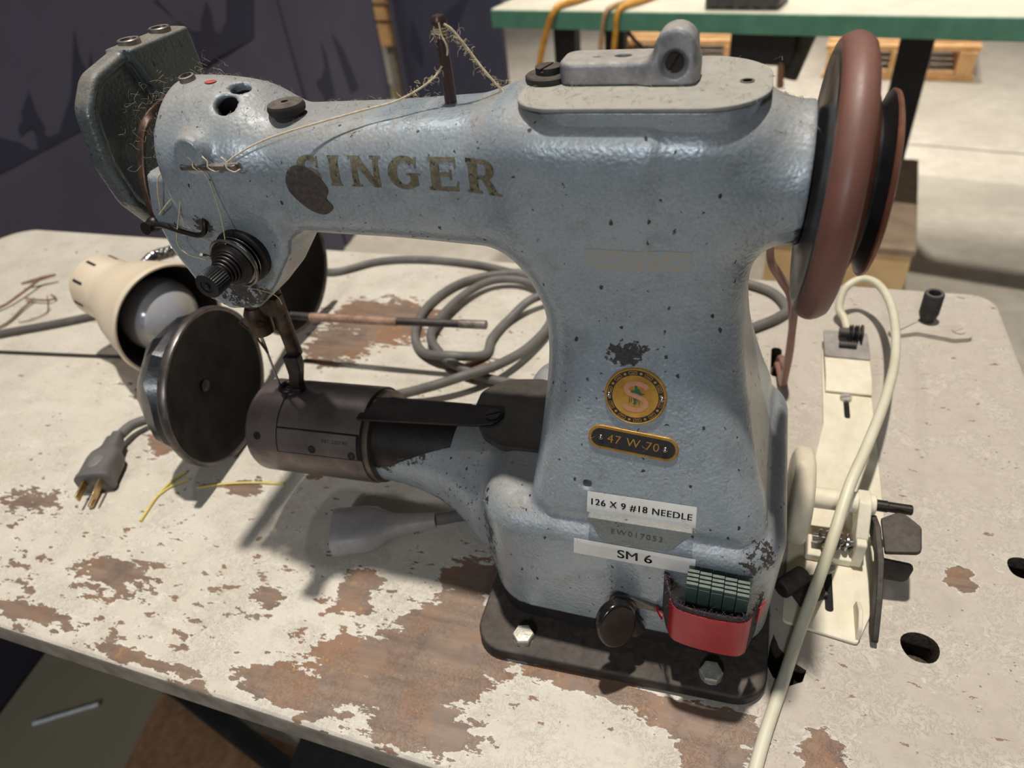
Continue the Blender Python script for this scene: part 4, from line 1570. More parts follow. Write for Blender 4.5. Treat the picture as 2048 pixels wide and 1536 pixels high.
m.tube([(-258.3, 247.0, 259.3), (-253.4, 246.5, 256.0), (-254.5, 246.5, 247.2), (-260.8, 245.8, 235.5), (-266.4, 245.0, 224.3), (-261.3, 243.0, 219.3), (-249.0, 241.5, 217.5)], .34, seg=6)
m.build('loose_loop', M_COTTON, thr)
m = MB()
m.tube([(-262, 246, 228), (-254, 247.6, 226), (-247, 248.6, 221), (-243, 246, 219)], .22, seg=6)
m.build('fine_strand', M_COTTON, thr)
m = MB()
m.tube([(-228, 240, 204), (-225, 248.6, 196), (-222.6, 250.6, 192), (-222, 250.8, 188)], .25, seg=6)
m.build('thread_tail', M_COTTON, thr)

# ---- lint on the machine: fibres nobody could count
m = MB()
for i in range(700):
    k = rng.random()
    if k < .36:
        q = (rng.uniform(-265, -95), rng.uniform(254, 306), 400)
    elif k < .62:
        q = (rng.uniform(-95, 20), rng.uniform(248, 305), 400)
    elif k < .72:
        q = (rng.uniform(8, 36), rng.uniform(225, 340), 400)
    elif k < .84:
        q = None
    else:
        q = (rng.uniform(-120, 36), rng.uniform(209, 228), 400)
    if q is None:
        p, nn = onto((rng.uniform(-255, 18), 100, rng.uniform(40, 276)), (0, 1, 0), .1)
    else:
        p, nn = onto(q, (0, 0, -1), .1)
        if -88 < p.x < 6 and 246 < p.y < 309 and p.z > 270:
            p.z = CZ + 1.75
            nn = Vector((0, 0, 1))
    t = Vector((rng.gauss(0, 1), rng.gauss(0, 1), rng.gauss(0, 1)))
    t = (t - nn * t.dot(nn)).normalized()
    b = nn.cross(t)
    L = rng.uniform(1.2, 4.2)
    lift = rng.uniform(0, .9) if rng.random() < .7 else rng.uniform(.6, 2.4)
    m.tube([p, p + t * L * .4 + nn * lift * .7 + b * rng.gauss(0, .6), p + t * L * .75 + nn * lift + b * rng.gauss(0, .9), p + t * L + nn * lift * rng.random() + b * rng.gauss(0, 1)], .055, seg=3, smooth=3, caps=False)
# tufts gathered between the arm end and the face plate
for i in range(120):
    p = Vector((rng.uniform(-286, -266), rng.uniform(268, 326), 285 + rng.gauss(0, 3)))
    if rng.random() < .3:
        p = Vector((rng.uniform(-285, -268), rng.uniform(256, 272), rng.uniform(235, 285)))
    d = [Vector((rng.gauss(0, 1.6), rng.gauss(0, 1.6), rng.gauss(0, 1.3))) for _ in range(3)]
    m.tube([p, p + d[0], p + d[0] + d[1], p + d[0] + d[1] + d[2]], .055, seg=3, smooth=3, caps=False)
lint = m.build('lint', simple('lint_fibre', (172, 158, 138), (146, 130, 108), rough=1), smooth=0)
tag(lint, 'pale dusty lint fibres clinging to the top of the grey sewing machine', 'lint', kind='stuff')

# ---- red pouch with the needle packs
pouch = empty('needle_pouch', (7, 200, 54), 'red strip pouch with frayed dark felt edges on the front of the machine base', 'pouch')
M_FELT = simple('dark_felt', (70, 60, 62), (52, 44, 46), rough=1, scale=.5, bump=1.2, bscale=.7)
M_REDV = simple('red_vinyl', (172, 24, 40), (156, 18, 34), rough=.38, scale=.06, bump=.1)


def pocket(d, r):
    return [(-16, 208.8), (-14.4, 203), (-12, 197)] + [(-8, 192.6), (6, 191.2), (19.5, 192)] + [(23.6, 195), (26, 201), (28, 207.6)]


def band(mb, line, z0, z1, th):
    Q = spline([(a, b, 0) for a, b in line], 6)
    nseg = len(Q)
    V = []
    for i in range(nseg):
        dv = (Q[min(i + 1, nseg - 1)] - Q[max(0, i - 1)]).normalized()
        nv = Vector((dv.y, -dv.x, 0))
        for z in (z0, z1):
            for o_ in (0, th):
                V.append((Q[i].x + nv.x * o_, Q[i].y + nv.y * o_, z(i / (nseg - 1)) if callable(z) else z))
    Fc = []
    for i in range(nseg - 1):
        a, b = i * 4, i * 4 + 4
        Fc += [(a, b, b + 2, a + 2), (a + 1, a + 3, b + 3, b + 1), (a + 2, b + 2, b + 3, a + 3), (a, a + 1, b + 1, b)]
    Fc += [(0, 2, 3, 1), tuple((nseg - 1) * 4 + q for q in (0, 1, 3, 2))]
    mb.add(V, Fc)


m = MB()
band(m, pocket(0, 0), lambda t: 49.5 - 2.0 * t, lambda t: 80.5 - .5 * math.sin(3.14 * t), 1.0)
m.build('felt_liner', M_FELT, pouch, bevel=.3)
m = MB()
band(m, [(-12, 196), (-8, 191.8), (6, 190.4), (19.5, 191.2), (24, 194.6)], lambda t: 51 - 3 * t, lambda t: 78.2 - 1.5 * math.sin(3.14 * t), .9)
m.build('red_strip', M_REDV, pouch, smooth=50)
m = MB()
band(m, [(27.2, 200.5), (30, 205.5)], 66, 77, .8)
m.build('red_corner', M_REDV, pouch)
m = MB()
band(m, [(-19.6, 207.5), (-15.8, 202)], 49, 52, .8)
m.build('red_corner', M_REDV, pouch)
m = MB()
L = spline([(a, b, 0) for a, b in pocket(0, 0)], 6)
for i in range(420):
    q = L[rng.randrange(len(L))]
    z = 80.4 if rng.random() < .62 else rng.uniform(47, 80)
    if z < 80 and -11 < q.x < 25:
        z = 48.5 + rng.gauss(0, .6) if rng.random() < .3 else 80.4
    p = Vector((q.x + rng.gauss(0, .5), q.y - .6 + rng.gauss(0, .4), z))
    d = [Vector((rng.gauss(0, .8), rng.gauss(-.2, .8), rng.gauss(.25, .8))) for _ in range(2)]
    m.tube([p, p + d[0], p + d[0] + d[1]], .09, seg=3, smooth=3, caps=False)
m.build('felt_fray', M_FELT, pouch, smooth=0)
m = MB()
m.prism([(-13, 208.2), (25, 207.6), (22, 196), (-10, 197)], (0, 0, 0), (1, 0, 0), (0, 1, 0), 47.5, 49.2)
m.build('pouch_bottom', M_FELT, pouch)
M_GREEN = simple('dusty_green_plastic', (52, 72, 68), (44, 62, 59), rough=.55, scale=.1, dust=.9, dustc=(126, 132, 120))
WHERE = ['leftmost of the five', 'second from the left of the five', 'middle one of the five', 'second from the right of the five', 'rightmost of the five']
proto = None
for i in range(5):
    if proto is None:
        root = empty('needle_case', (-3.2, 200.5, 49.6), '', 'needle case', 'green needle cases in the red pouch')
        m = MB()
        m.box((-3.2, 200.5, 69.2), (5.3, 8.6, 39))
        m.build('case_body', M_GREEN, root, bevel=.35)
        m = MB()
        for r in range(4):
            m.box((-3.2, 197.4 + r * 2.15, 89.6 + r * .22), (5.4, 1.65, 2.6))
        m.build('case_cap', M_GREEN, root, bevel=.25)
        proto = root
    else:
        root = proto.copy()
        COL.objects.link(root)
        for ch in [c for c in bpy.data.objects if c.parent == proto]:
            c = ch.copy()
            COL.objects.link(c)
            c.parent = root
        root.location = W((-3.2 + i * 5.62, 200.5 - .25 * i, 49.6 - .05 * i))
    root['label'] = 'dark green ridged needle case in the red pouch, ' + WHERE[i]

# ---- thread stand lying behind the needle
stand = empty('thread_stand', (-360, 377, 0), 'black thread stand lying on its side with two dished round discs and a rod', 'thread stand')
M_DISH = simple('black_dish', (22, 20, 20), (17, 16, 16), rough=.6, scale=.06, bump=.03, spec=.2)
M_RIMST = simple('worn_rim', (112, 104, 100), (74, 68, 66), rough=.34, metal=.6, scale=.08, bump=.15)


def dish(c, nrm, r, taped):
    nrm = Vector(nrm).normalized()
    c = Vector(c)
    mb = MB()
    mb.lathe([(.01, -13), (12, -12.6), (r * .5, -9.5), (r * .8, -5), (r - 3.5, -1.2)], c, nrm, 72, cap0=False, cap1=False)
    mb.lathe([(.01, -14.6), (12, -14.2), (r * .5, -11), (r * .8, -7.5), (r - .8, -5.6)], c, nrm, 72, cap0=False, cap1=False)
    d_ = mb.build('spool_dish', M_DISH, stand, smooth=60)
    mb = MB()
    mb.lathe([(r - 3.5, -1.3), (r - 2.2, .4), (r - .6, .2), (r, -1.4), (r, -5.0), (r - .9, -6.0)], c, nrm, 72, cap0=False, cap1=False)
    mb.build('dish_rim', M_RIMST, d_, smooth=60)
    mb = MB()
    mb.lathe([(4.4, -13), (4.4, -11.8), (3.2, -11.6), (2.4, -11.2), (.01, -11.1)], c, nrm, 24, cap1=False)
    mb.build('rivet', M_RUST, d_)
    if taped:
        mb = MB()
        rr = random.Random(3)
        pr = [(54, -6.5), (55, -16), (50, -27), (41, -37), (30, -43), (.01, -44)]
        mb.lathe(pr, c, nrm, 20, cap0=False, cap1=False, ph=.2)
        for i, q in enumerate(mb.v):
            mb.v[i] = tuple(Vector(q) + Vector((rr.gauss(0, .9), rr.gauss(0, 1.2), rr.gauss(0, 1.2))))
        mb.build('tape_wrap', simple('black_tape', (26, 27, 30), (38, 40, 44), rough=.28, scale=.1, bump=.8, bscale=.12), d_, smooth=22)
    return d_


dish((-360, 311.5, 62.4), (.995, .096, -.02), 60.5, True)
dish((-388, 466, 70), (1, 0, -.02), 60.5, False)
m = MB()
m.tube([(-385, 306, 58), (-385, 380, 58), (-402, 466, 70)], 4, seg=12)
m.build('cross_bar', M_BLACK, stand)
m = MB()
m.tube([(-372, 426, 49), (-300, 427.5, 50.5), (-190, 432, 54)], 3.4, seg=16, smooth=8)
rod = m.build('rod', simple('worn_black_rod', (66, 62, 60), (40, 38, 38), rough=.4, metal=.5, scale=.06, dust=.3, dustc=(140, 128, 116)), stand)
m = MB()
m.cyl((-212, 431.2, 53.3), (-188.5, 432.1, 54.1), 3.75, ch=.4)
m.build('bright_end', M_DULL, rod)
m = MB()
m.cyl((-352, 426.2, 49.3), (-268, 428.6, 51.2), 3.75, ch=.4)
m.build('rusty_sleeve', simple('light_rust', (168, 138, 116), (132, 102, 84), rough=.6, metal=.2, scale=.1), rod)

# ---- cream lamp lying on the table
lamp = empty('gooseneck_lamp', (-520, 410, 0), 'cream metal lamp head with a frosted bulb lying on the left of the table', 'lamp')
M_CREAM = simple('cream_enamel', (222, 206, 182), (212, 194, 168), rough=.4, scale=.03, bump=.08)
LN = Vector((.953, -.29, -.08)).normalized()
LC = Vector((-476, 395, 54.5))
m = MB()
outer = [(52.2, 0), (52.4, -2), (50.8, -5), (47.5, -22), (42, -44), (35.5, -62), (31.5, -72), (30.6, -78), (30.4, -106), (28, -112), (22, -115), (.01, -116)]
inner = [(52.2, 0), (50.6, .6), (49.2, -1), (46, -22), (40.5, -44), (34, -62), (29.5, -74)]
m.lathe(outer, LC, LN, 64, cap0=False, cap1=False)
shade = m.build('lamp_shade', M_CREAM, lamp, smooth=40)
m = MB()
m.lathe([(52.2, 0), (51.2, 1.3), (49.6, 1.0), (49.0, -1.5)], LC, LN, 64, cap0=False, cap1=False)
m.build('shade_rim', M_CREAM, shade, smooth=60)
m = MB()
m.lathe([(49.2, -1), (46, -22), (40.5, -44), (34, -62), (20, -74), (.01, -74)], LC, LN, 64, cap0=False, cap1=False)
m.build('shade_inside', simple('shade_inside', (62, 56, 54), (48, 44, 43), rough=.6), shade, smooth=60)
m = MB()
u_, v_, a_ = frame_of(LN)
for i in range(9):
    t = 2 * math.pi * i / 9 + .32
    e = u_ * math.cos(t) + v_ * math.sin(t)
    b_ = a_.cross(e)
    M3 = Matrix((a_, b_, e)).transposed()
    m.box(LC + a_ * -96 + e * 30.3, (14, 2.6, .8), M=M3)
m.build('vent_slots', M_SEAM, shade, smooth=0)
m = MB()
bc_ = LC + LN * -18
m.lathe([(12, -40), (14, -34), (25, -22), (32.5, -8), (34, 0), (32.4, 10), (27, 20), (18, 28.5), (9, 32.6), (.01, 34)], bc_, LN, 40, cap1=False)
kb = NT('frosted_bulb')
kb.b.inputs['Transmission Weight'].default_value = .25
M_BULB = kb.out(kb.mix(kb.ramp(kb.noise(.02 * U, 2), .4, .65), lin(176, 176, 182), lin(206, 194, 172)), .16, None, None, .6)
m.build('bulb', M_BULB, lamp, smooth=60)
m = MB()
gp = spline([(-545, 455, 72), (-558, 478, 66), (-560, 498, 60), (-562, 527, 50), (-545, 565, 30), (-500, 585, 12), (-450, 580, 6)], 40)
rr_ = [5.2 + .9 * math.sin(i * 1.35) for i in range(len(gp))]
m.tube(gp, rr_, seg=16, smooth=1)
m.build('gooseneck', M_CHROME, lamp, smooth=60)
m = MB()
m.tube([(-452, 580, 5), (-421, 572, 4), (-379, 601, 4), (-328, 611, 4), (-262, 607, 4), (-213, 594, 4), (-160, 585, 4), (-60, 600, 4), (10, 612, 4)], 3.7, seg=12)
M_GCORD = simple('grey_cord', (112, 108, 104), (94, 90, 87), rough=.6, scale=.05, bump=.1)
m.build('lamp_cord', M_GCORD, lamp)

# ---- grey extension cord
cord = empty('extension_cord', (-250, 430, 0), 'grey extension cord coiled behind the machine with a three-pin plug at the left', 'extension cord')
m = MB()
m.tube([(-467, 292, 11), (-466, 306, 10), (-455, 322, 7), (-440, 338, 5), (-415, 356, 5), (-370, 366, 4.3), (-320, 372, 4.3), (-268, 384, 6), (-235, 392, 13), (-205, 409, 17), (-182, 433, 14), (-166, 468, 9), (-158, 509, 8), (-168, 548, 8),
        (-200, 574, 8), (-235, 570, 9), (-257, 534, 9), (-264, 477, 9), (-243, 445, 9), (-212, 426, 9), (-179, 421, 5), (-140, 424, 4.3), (-108, 450, 4.3), (-108, 510, 4.3), (-140, 565, 4.3), (-180, 594, 4.3), (-225, 594, 4.3),
        (-268, 570, 4.3), (-287, 526, 4.3), (-283, 480, 4.3), (-263, 450, 4.3), (-230, 438, 13), (-205, 455, 4.3), (-206, 480, 4.3), (-200, 510, 4.3), (-180, 540, 13), (-140, 566, 8), (-90, 590, 4.3), (-20, 610, 4.3), (28, 597, 4.3), (46, 570, 4.3), (40, 552, 4.5), (14, 528, 4.4), (-20, 500, 4.3),
        (-70, 455, 4.3), (-110, 410, 4.3), (-132, 365, 4.3), (-140, 315, 4.3), (-150, 285, 5), (-166, 272, 8), (-178, 265, 10)], 4.2, seg=14, smooth=10)
m.build('cable', M_GCORD, cord)
# plug
PD = Vector((.37, -.925, -.04)).normalized()
PS = PD.cross(Vector((0, 0, 1))).normalized()
PU = PS.cross(PD).normalized()
PC = Vector((-466, 286, 11.4))


def boxloft(mb, secs, c, d, s, up, r=.35, n_=24):
    V, Fc = [], []
    for h, a, b in secs:
        for i in range(n_):
            t = 2 * math.pi * i / n_
            cc, ss_ = math.cos(t), math.sin(t)
            cc = math.copysign(abs(cc) ** r, cc)
            ss_ = math.copysign(abs(ss_) ** r, ss_)
            V.append(c + d * h + s * (a * cc) + up * (b * ss_))
    for j in range(len(secs) - 1):
        Fc += [(j * n_ + i, j * n_ + (i + 1) % n_, (j + 1) * n_ + (i + 1) % n_, (j + 1) * n_ + i) for i in range(n_)]
    Fc += [tuple(range(n_ - 1, -1, -1)), tuple((len(secs) - 1) * n_ + i for i in range(n_))]
    mb.add(V, Fc)


m = MB()
boxloft(m, [(-6, 4.4, 4.4), (0, 4.8, 4.8), (1, 6.4, 6.2), (10, 7.2, 6.4), (14, 8.4, 7.4), (19, 12.2, 9), (25, 13.2, 10), (42, 13.4, 10.4), (44, 14.2, 10.8), (47, 14.2, 10.8), (47.6, 13.2, 10)], PC, PD, PS, PU, .62)
plug = m.build('plug', simple('grey_plug', (104, 100, 98), (88, 84, 83), rough=.5), cord, smooth=40)
M_PIN = simple('brass_pin', (200, 172, 128), (160, 128, 84), rough=.3, metal=.8)
for s_ in (-1, 1):
    m = MB()
    M3 = Matrix((PD, PS, PU)).transposed()
    m.box(PC + PD * 55 + PS * (6.2 * s_) + PU * 2.5, (17, 1.5, 6.2), M=M3)
    m.build('pin', M_PIN, plug, bevel=.4)
m = MB()
m.cyl(PC + PD * 47 - PU * 6, PC + PD * 65 - PU * 6, 2.2, ch=.6)
m.build('pin', M_PIN, plug)
m = MB()
m.sphere(PC + PD * 33 + PU * 10.2, 5.2, 20, 8, (.9, 1.3, .12))
m.build('plug_oval', simple('grey_oval', (124, 120, 118), rough=.5), plug)
# socket end
SD = Vector((-.93, -.36, 0)).normalized()
SS_ = SD.cross(Vector((0, 0, 1))).normalized()
SCN = Vector((-178, 264, 10))
m = MB()
boxloft(m, [(-4, 4.4, 4.4), (6, 5.2, 5.0), (20, 6.6, 6), (27, 9, 7), (36, 14.6, 9), (44, 16.2, 9.6), (64, 16.8, 10), (65, 16.2, 9.6)], SCN, SD, SS_, Vector((0, 0, 1)), .55)
m.build('socket', simple('light_grey_socket', (168, 163, 160), (150, 145, 142), rough=.45), cord, smooth=45)

# ---- bent wires, yellow scraps, cable at far left
M_GWIRE = simple('dark_cable', (92, 86, 80), (76, 70, 66), rough=.6)
m = MB()
m.tube([(-800, 360, 4), (-732, 404, 4), (-687, 428, 4), (-645, 453, 4), (-600, 480, 4)], 4, seg=12)
tag(m.build('cable', M_GWIRE), 'dark grey cable running across the table into the back of the cream lamp', 'cable')
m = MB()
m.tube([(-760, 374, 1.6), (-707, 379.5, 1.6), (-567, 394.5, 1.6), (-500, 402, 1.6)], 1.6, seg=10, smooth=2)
tag(m.build('thin_dark_line', simple('thin_line_dark', (70, 64, 58), rough=.5, metal=.4)), 'thin dark straight line added along the table in front of the grey cable', 'rod')  # thin tube added to stand in for a dark line on the tabletop
M_TWINE = simple('brown_twine', (146, 116, 90), (112, 86, 66), rough=.9, scale=.4, bump=.6)
m = MB()
m.tube([(-812, 425, 3), (-782, 447, 4), (-776, 470, 6), (-776, 502, 8)], 1.6, seg=8)
m.tube([(-794, 492, 7), (-781, 499, 8), (-772, 505, 9), (-760, 512, 10)], [1.2, 2.4, 2.4, 1.4], seg=8)
tag(m.build('bent_wire', M_TWINE), 'brown bent wire with a hooked end standing at the left edge of the table', 'wire')
m = MB()
m.tube([(-790, 395, 2), (-748, 417, 2.4), (-752, 452, 3), (-753, 470, 4)], 1.3, seg=8)
m.tube([(-768, 470, 4), (-752, 468, 4), (-732, 470, 4), (-728, 476, 4), (-738, 480, 4)], 1.2, seg=8)
m.tube([(-742, 478, 4), (-726, 462, 2), (-716, 450, 2), (-722, 436, 2), (-733, 428, 2)], .6, seg=6)
tag(m.build('thread_scrap', M_TWINE), 'thin grey-brown scrap of twine lying beside the bent wire', 'twine')
M_YEL = simple('yellow_thread', (218, 200, 118), (196, 174, 92), rough=.9)
m = MB()
m.tube([(-392, 274, 1.5), (-397, 263, 1.2), (-398, 246, 1), (-394, 224, 1)], 1.1, seg=7)
m.tube([(-384, 268, 1.2), (-394, 258, 1.2), (-398, 248, 1)], .8, seg=7)
tag(m.build('yellow_thread', M_YEL), 'forked yellow thread scrap on the table in front of the black disc', 'thread')
m = MB()
m.tube([(-372, 262, 1), (-352, 270, 1.2), (-330, 276, 1), (-306, 280, 1)], .9, seg=7)
tag(m.build('yellow_thread', M_YEL), 'straight yellow thread scrap on the table below the cylinder end', 'thread')

# ---- white cord on the right
m = MB()
m.tube([(96.5, 530, 3.4), (93.5, 550.3, 8.0), (88.8, 559.2, 12.0), (88.9, 566.7, 20.0), (92.9, 573.2, 28.0), (104.4, 579.8, 32.0), (115.0, 569.6, 34.0), (121.6, 545.5, 34.0), (122.0, 506.4, 36.0), (115.5, 452.2, 42.0), (102.5, 395.7, 50.0), (87.8, 345.7, 54.0), (77.1, 313.9, 50.0), (69.5, 284.6, 38.0), (64.0, 265.9, 24.0), (55.5, 238.1, 9.0), (46.3, 203.3, 4.0), (39.6, 178.0, 3.6), (34.6, 154.9, 3.6), (29, 126, 3.4), (26.6, 111, -1.5), (26, 107, -16), (26, 106, -60)], 3.3, seg=14, smooth=10)
tag(m.build('power_cable', simple('ivory_cord', (216, 211, 190), (198, 190, 162), rough=.45, scale=.02, bump=.1)), 'ivory electric cord looping over the bobbin winder and off the front of the table', 'cord')

# ---- bobbin winder bolted beside the base
bw = empty('bobbin_winder', (80, 350, 0), 'cream painted bobbin winder plate with friction wheel and spindle right of the machine base', 'bobbin winder')
M_CRP = simple('cream_plate', (224, 216, 196), (212, 203, 180), rough=.5, scale=.12, bump=.15, dust=.3, dustc=(206, 190, 160))
m = MB()
PLT = roundpoly([(47, 246), (86, 241), (100, 276), (107, 318), (108.5, 420), (109, 516), (75, 513), (73.5, 420), (66, 376), (52, 350)], [3, 2, 10, 10, 5, 2, 2, 5, 10, 5], 4)
m.prism(PLT, (0, 0, 0), (1, 0, 0), (0, 1, 0), .4, 2.6)
plate = m.build('mounting_plate', M_CRP, bw, bevel=.5)
m = MB()
m.prism([(456, 2.6), (470, 6.4), (516, 6.4), (516, 9.6), (469, 9.6), (455, 5)], (0, 0, 0), (0, 1, 0), (0, 0, 1), 75.5, 108.6)
m.build('raised_tongue', M_CRP, plate, bevel=.6)
m = MB()
m.prism(rrect(75.2, 109, 492, 528, 2), (0, 0, 0), (1, 0, 0), (0, 1, 0), 9.7, 11.4)
pad_ = m.build('end_pad', simple('grey_pad', (158, 150, 142), rough=.7), plate, bevel=.4)
m = MB()
m.prism(rrect(88.3, 92.3, 428, 448, 1.9), (0, 0, 0), (1, 0, 0), (0, 1, 0), 2.62, 2.8)
m.build('slot', M_SEAM, plate, smooth=0)
m = MB()
m.prism(rrect(70, 74.5, 258, 286, 2), (0, 0, 0), (1, 0, 0), (0, 1, 0), 2.62, 2.8)
m.build('slot', M_SEAM, plate, smooth=0)
for q in ((90, 450, 2.6), (72, 288, 2.6)):
    m = MB()
    slot_screw(m, q, (0, 0, 1), 4.2, 2.6, (1, .4, 0))
    m.build('screw', M_ZINC, plate)
# thread tension on the end pad
m = MB()
m.lathe([(4.2, 0), (4.2, 7), (2.6, 7.6), (2.6, 18)], (86, 518, 17), (1, 0, 0), 20)
for q in range(4):
    m.lathe([(5.4 + 1.5 * (q % 2), 0), (7.2, .8), (5, 1.4)], (93 + q * 2.1, 518, 17), (1, 0, 0), 24)
m.lathe([(7.6, 0), (7.6, 1.4)], (102, 518, 17), (1, 0, 0), 24)
m.box((94.5, 519, 13), (4, 5, 6))
m.cyl((86, 506, 13.5), (99, 506, 13.5), 2.6)
m.build('thread_tension', M_IRON, pad_)
# friction wheel, spindle, carrier
WZ = 33
m = MB()
m.lathe([(10, 0), (25.5, 0), (28.5, 1.2), (29.8, 3.4), (29.8, 8.6), (28.8, 10.6), (25.5, 11.6), (24, 9), (10, 8.6)], (46, 316, WZ), (1, 0, 0), 64)
m.build('friction_wheel', simple('worn_white_rubber', (226, 216, 196), (202, 188, 164), rough=.6, scale=.04, bump=.25, dust=.3, dustc=(176, 158, 132)), bw, smooth=50)
m = MB()
m.cyl((55, 316, WZ), (94, 317, WZ), 6.4, ch=.5)
spn = m.build('spindle', M_CRP, bw)
m = MB()
m.cyl((93, 317, WZ), (114, 317, WZ), 3.1, ch=.5)
m.cyl((93, 317, WZ), (101, 317, WZ), 3.5, ch=.3)
m.build('spindle_pin', M_DARKST, spn)
m = MB()
m.prism(roundpoly([(300, 14), (322, 24), (324, 39), (311, 40), (296, 24)], 3, 5), (0, 0, 0), (0, 1, 0), (0, 0, 1), 84, 91)
m.prism(roundpoly([(292, 2.6), (312, 2.6), (312, 24), (292, 24)], 2, 4), (0, 0, 0), (0, 1, 0), (0, 0, 1), 84.6, 90.4)
m.box((72, 303, 5.4), (26, 22, 5.6))
car = m.build('carrier', M_CRP, bw, bevel=.7)
m = MB()
m.tube([(66, 300, 15)] + [(66 + i * .55, 300 + 4.6 * math.sin(i * .9), 15 + 4.6 * math.cos(i * .9)) for i in range(34)], 1.1, seg=8, smooth=2)
m.cyl((62, 300, 15), (86, 300, 15), 2.6)
m.build('spring', M_CHROME, car)
m = MB()
m.prism(roundpoly([(240, 3), (252, 3), (268, 20), (286, 26), (308, 20), (316, 27), (300, 34), (276, 33), (258, 22), (246, 10)], 2, 4), (0, 0, 0), (0, 1, 0), (0, 0, 1), 92.5, 95.8)
lat = m.build('latch_lever', M_IRON, bw, bevel=.5)
m = MB()
m.prism(roundpoly([(95, 278), (113, 280), (115, 298), (106, 309), (95, 302)], [1, 4, 4, 5, 1], 5), (0, 0, 28), (1, 0, .1), (0, 1, 0), -1.5, 1.5)
m.prism(roundpoly([(95, 14), (111, 14), (113, 27), (95, 28)], [1, 4, 3, 1], 5), (0, 277.5, 0), (1, 0, 0), (0, .15, 1), -1.4, 1.4)
m.build('stop_tab', M_IRON, lat, bevel=.6)
m = MB()
m.lathe([(3, 0), (3, 2.6), (2.2, 3.2)], (103, 300, 30.5), (0, 0, 1), 20)
m.build('screw', M_DARKST, lat)
m = MB()
m.prism(roundpoly([(243, 2), (265, 2), (263, 11), (254, 15), (245, 11)], [1, 1, 4, 5, 4], 5), (0, 0, 0), (0, 1, 0), (0, 0, 1), 85, 87.2)
m.build('plate_flange', M_CRP, plate, bevel=.4)
m = MB()
m.cyl((45, 262, 9), (58, 276, 9), 5.8, ch=.8)
m.box((60, 268, 4.6), (18, 15, 4), rz=.6)
m.build('hinge_block', M_IRON, bw, bevel=.6)

# ---- leather belt standing out of the table slot
m = MB()
m.tube([(40, 490, -16), (41, 484, 2), (43.5, 452, 12), (43, 436, 40), (41, 430, 84), (38.5, 430, 116), (36, 434, 150), (31, 438, 168), (24, 440, 164), (19.5, 438, 143), (21, 435, 126), (29, 439, 111), (38, 446, 92), (44, 452, 55), (45.5, 462, 18), (43, 492, 3), (41, 500, -16)], 1, seg=14, smooth=10, flat=(7.5, 5.0, (1, 0, .2)))
tag(m.build('leather_belt', simple('leather', (152, 112, 98), (128, 92, 82), rough=.42, scale=.1, bump=.6, bscale=.5)), 'brown leather drive belt looping out of the table slot behind the machine', 'belt')

# ---- painted bracket with post at the back corner
br_ = empty('rest_bracket', (157, 556, 0), 'cream painted wing-shaped bracket with a short black hollow post at the back corner', 'bracket')
m = MB()
m.prism(roundpoly([(124, 545), (134, 552), (148, 559), (158, 574), (168, 574), (172, 562), (190, 560), (191, 545), (176, 541), (150, 547), (132, 540)], [5, 4, 6, 6, 6, 5, 6, 6, 6, 6, 5], 5), (0, 0, 0), (1, 0, 0), (0, 1, 0), .2, 4)
M_TP2 = simple('table_paint_iron', (190, 179, 167), (174, 162, 149), rough=.65, scale=.08, bump=.35, bscale=.3)
m.build('bracket_plate', M_TP2, br_, bevel=1.6, bseg=3)
m = MB()
m.lathe([(5.6, 0), (5.4, 4), (6.6, 5), (7.6, 9), (7.6, 27.5), (7.0, 28.6), (4.8, 28.6), (4.4, 27), (4.4, 16), (.01, 16)], (159, 566, 3), (-.02, -.02, 1), 28, cap1=False)
m.build('post', simple('dusty_black', (52, 48, 48), (38, 36, 36), rough=.7, scale=.2, bump=.6, dust=.3), br_)
for q in ((181, 553, 3.9),):
    m = MB()
    slot_screw(m, q, (0, 0, 1), 5, 1.2, (1, .7, 0), 1)
    m.build('screw', M_TP2, br_)

# ================================================================== BACKGROUND
PA = Vector((-1010, 223, 0))
PDIR = (Vector((-1181, 1734, 0)) - PA).normalized()
PNX = Vector((PDIR.y, -PDIR.x, 0))          # towards the table


def pp(s, z, off=0.0):
    return PA + PDIR * s + Vector((0, 0, z)) + PNX * off


def navy(name, c1, c2):
    k = NT(name)
    n1 = k.noise(.004 * U, 3, .5)
    col = k.mix(k.ramp(n1, .3, .7), lin(*c1), lin(*c2))
    wv = k.noise(1.2 * U, 2, .6)
    col = k.mix(k.ramp(wv, .3, .7, 0, .12), col, lin(90, 84, 100))
    return k.out(col, .85, None, k.bump(k.noise(.012 * U, 3, .5), .25, .006))


M_NAVY = navy('navy_fabric', (76, 73, 92), (66, 63, 82))
M_NAVYD = navy('dark_print', (34, 35, 60), (30, 31, 52))
pan = empty('display_panel', pp(700, FLOOR), 'tall navy fabric panel printed with darker flame shapes standing left of the table', 'panel')
m = MB()
P4 = lambda s0, s1, z0, z1, o0, o1: [pp(s, z, o) for o in (o0, o1) for s, z in ((s0, z0), (s1, z0), (s1, z1), (s0, z1))]
CUBE = [(0, 1, 2, 3), (4, 7, 6, 5), (0, 4, 5, 1), (1, 5, 6, 2), (2, 6, 7, 3), (3, 7, 4, 0)]
m.add(P4(-700, 1480, FLOOR + 2, 1000, -30, 0), CUBE)
m.add(P4(1492, 2100, FLOOR + 2, 1000, -30, 0), CUBE)
m.build('panel_body', M_NAVY, pan, bevel=6, bseg=3)
m = MB()
m.add(P4(1480, 1492, FLOOR + 2, 1000, -26, -6), CUBE)
m.add(P4(2100, 2112, FLOOR + 2, 1000, -30, -2), CUBE)
m.build('panel_joint', M_NAVYD, pan)
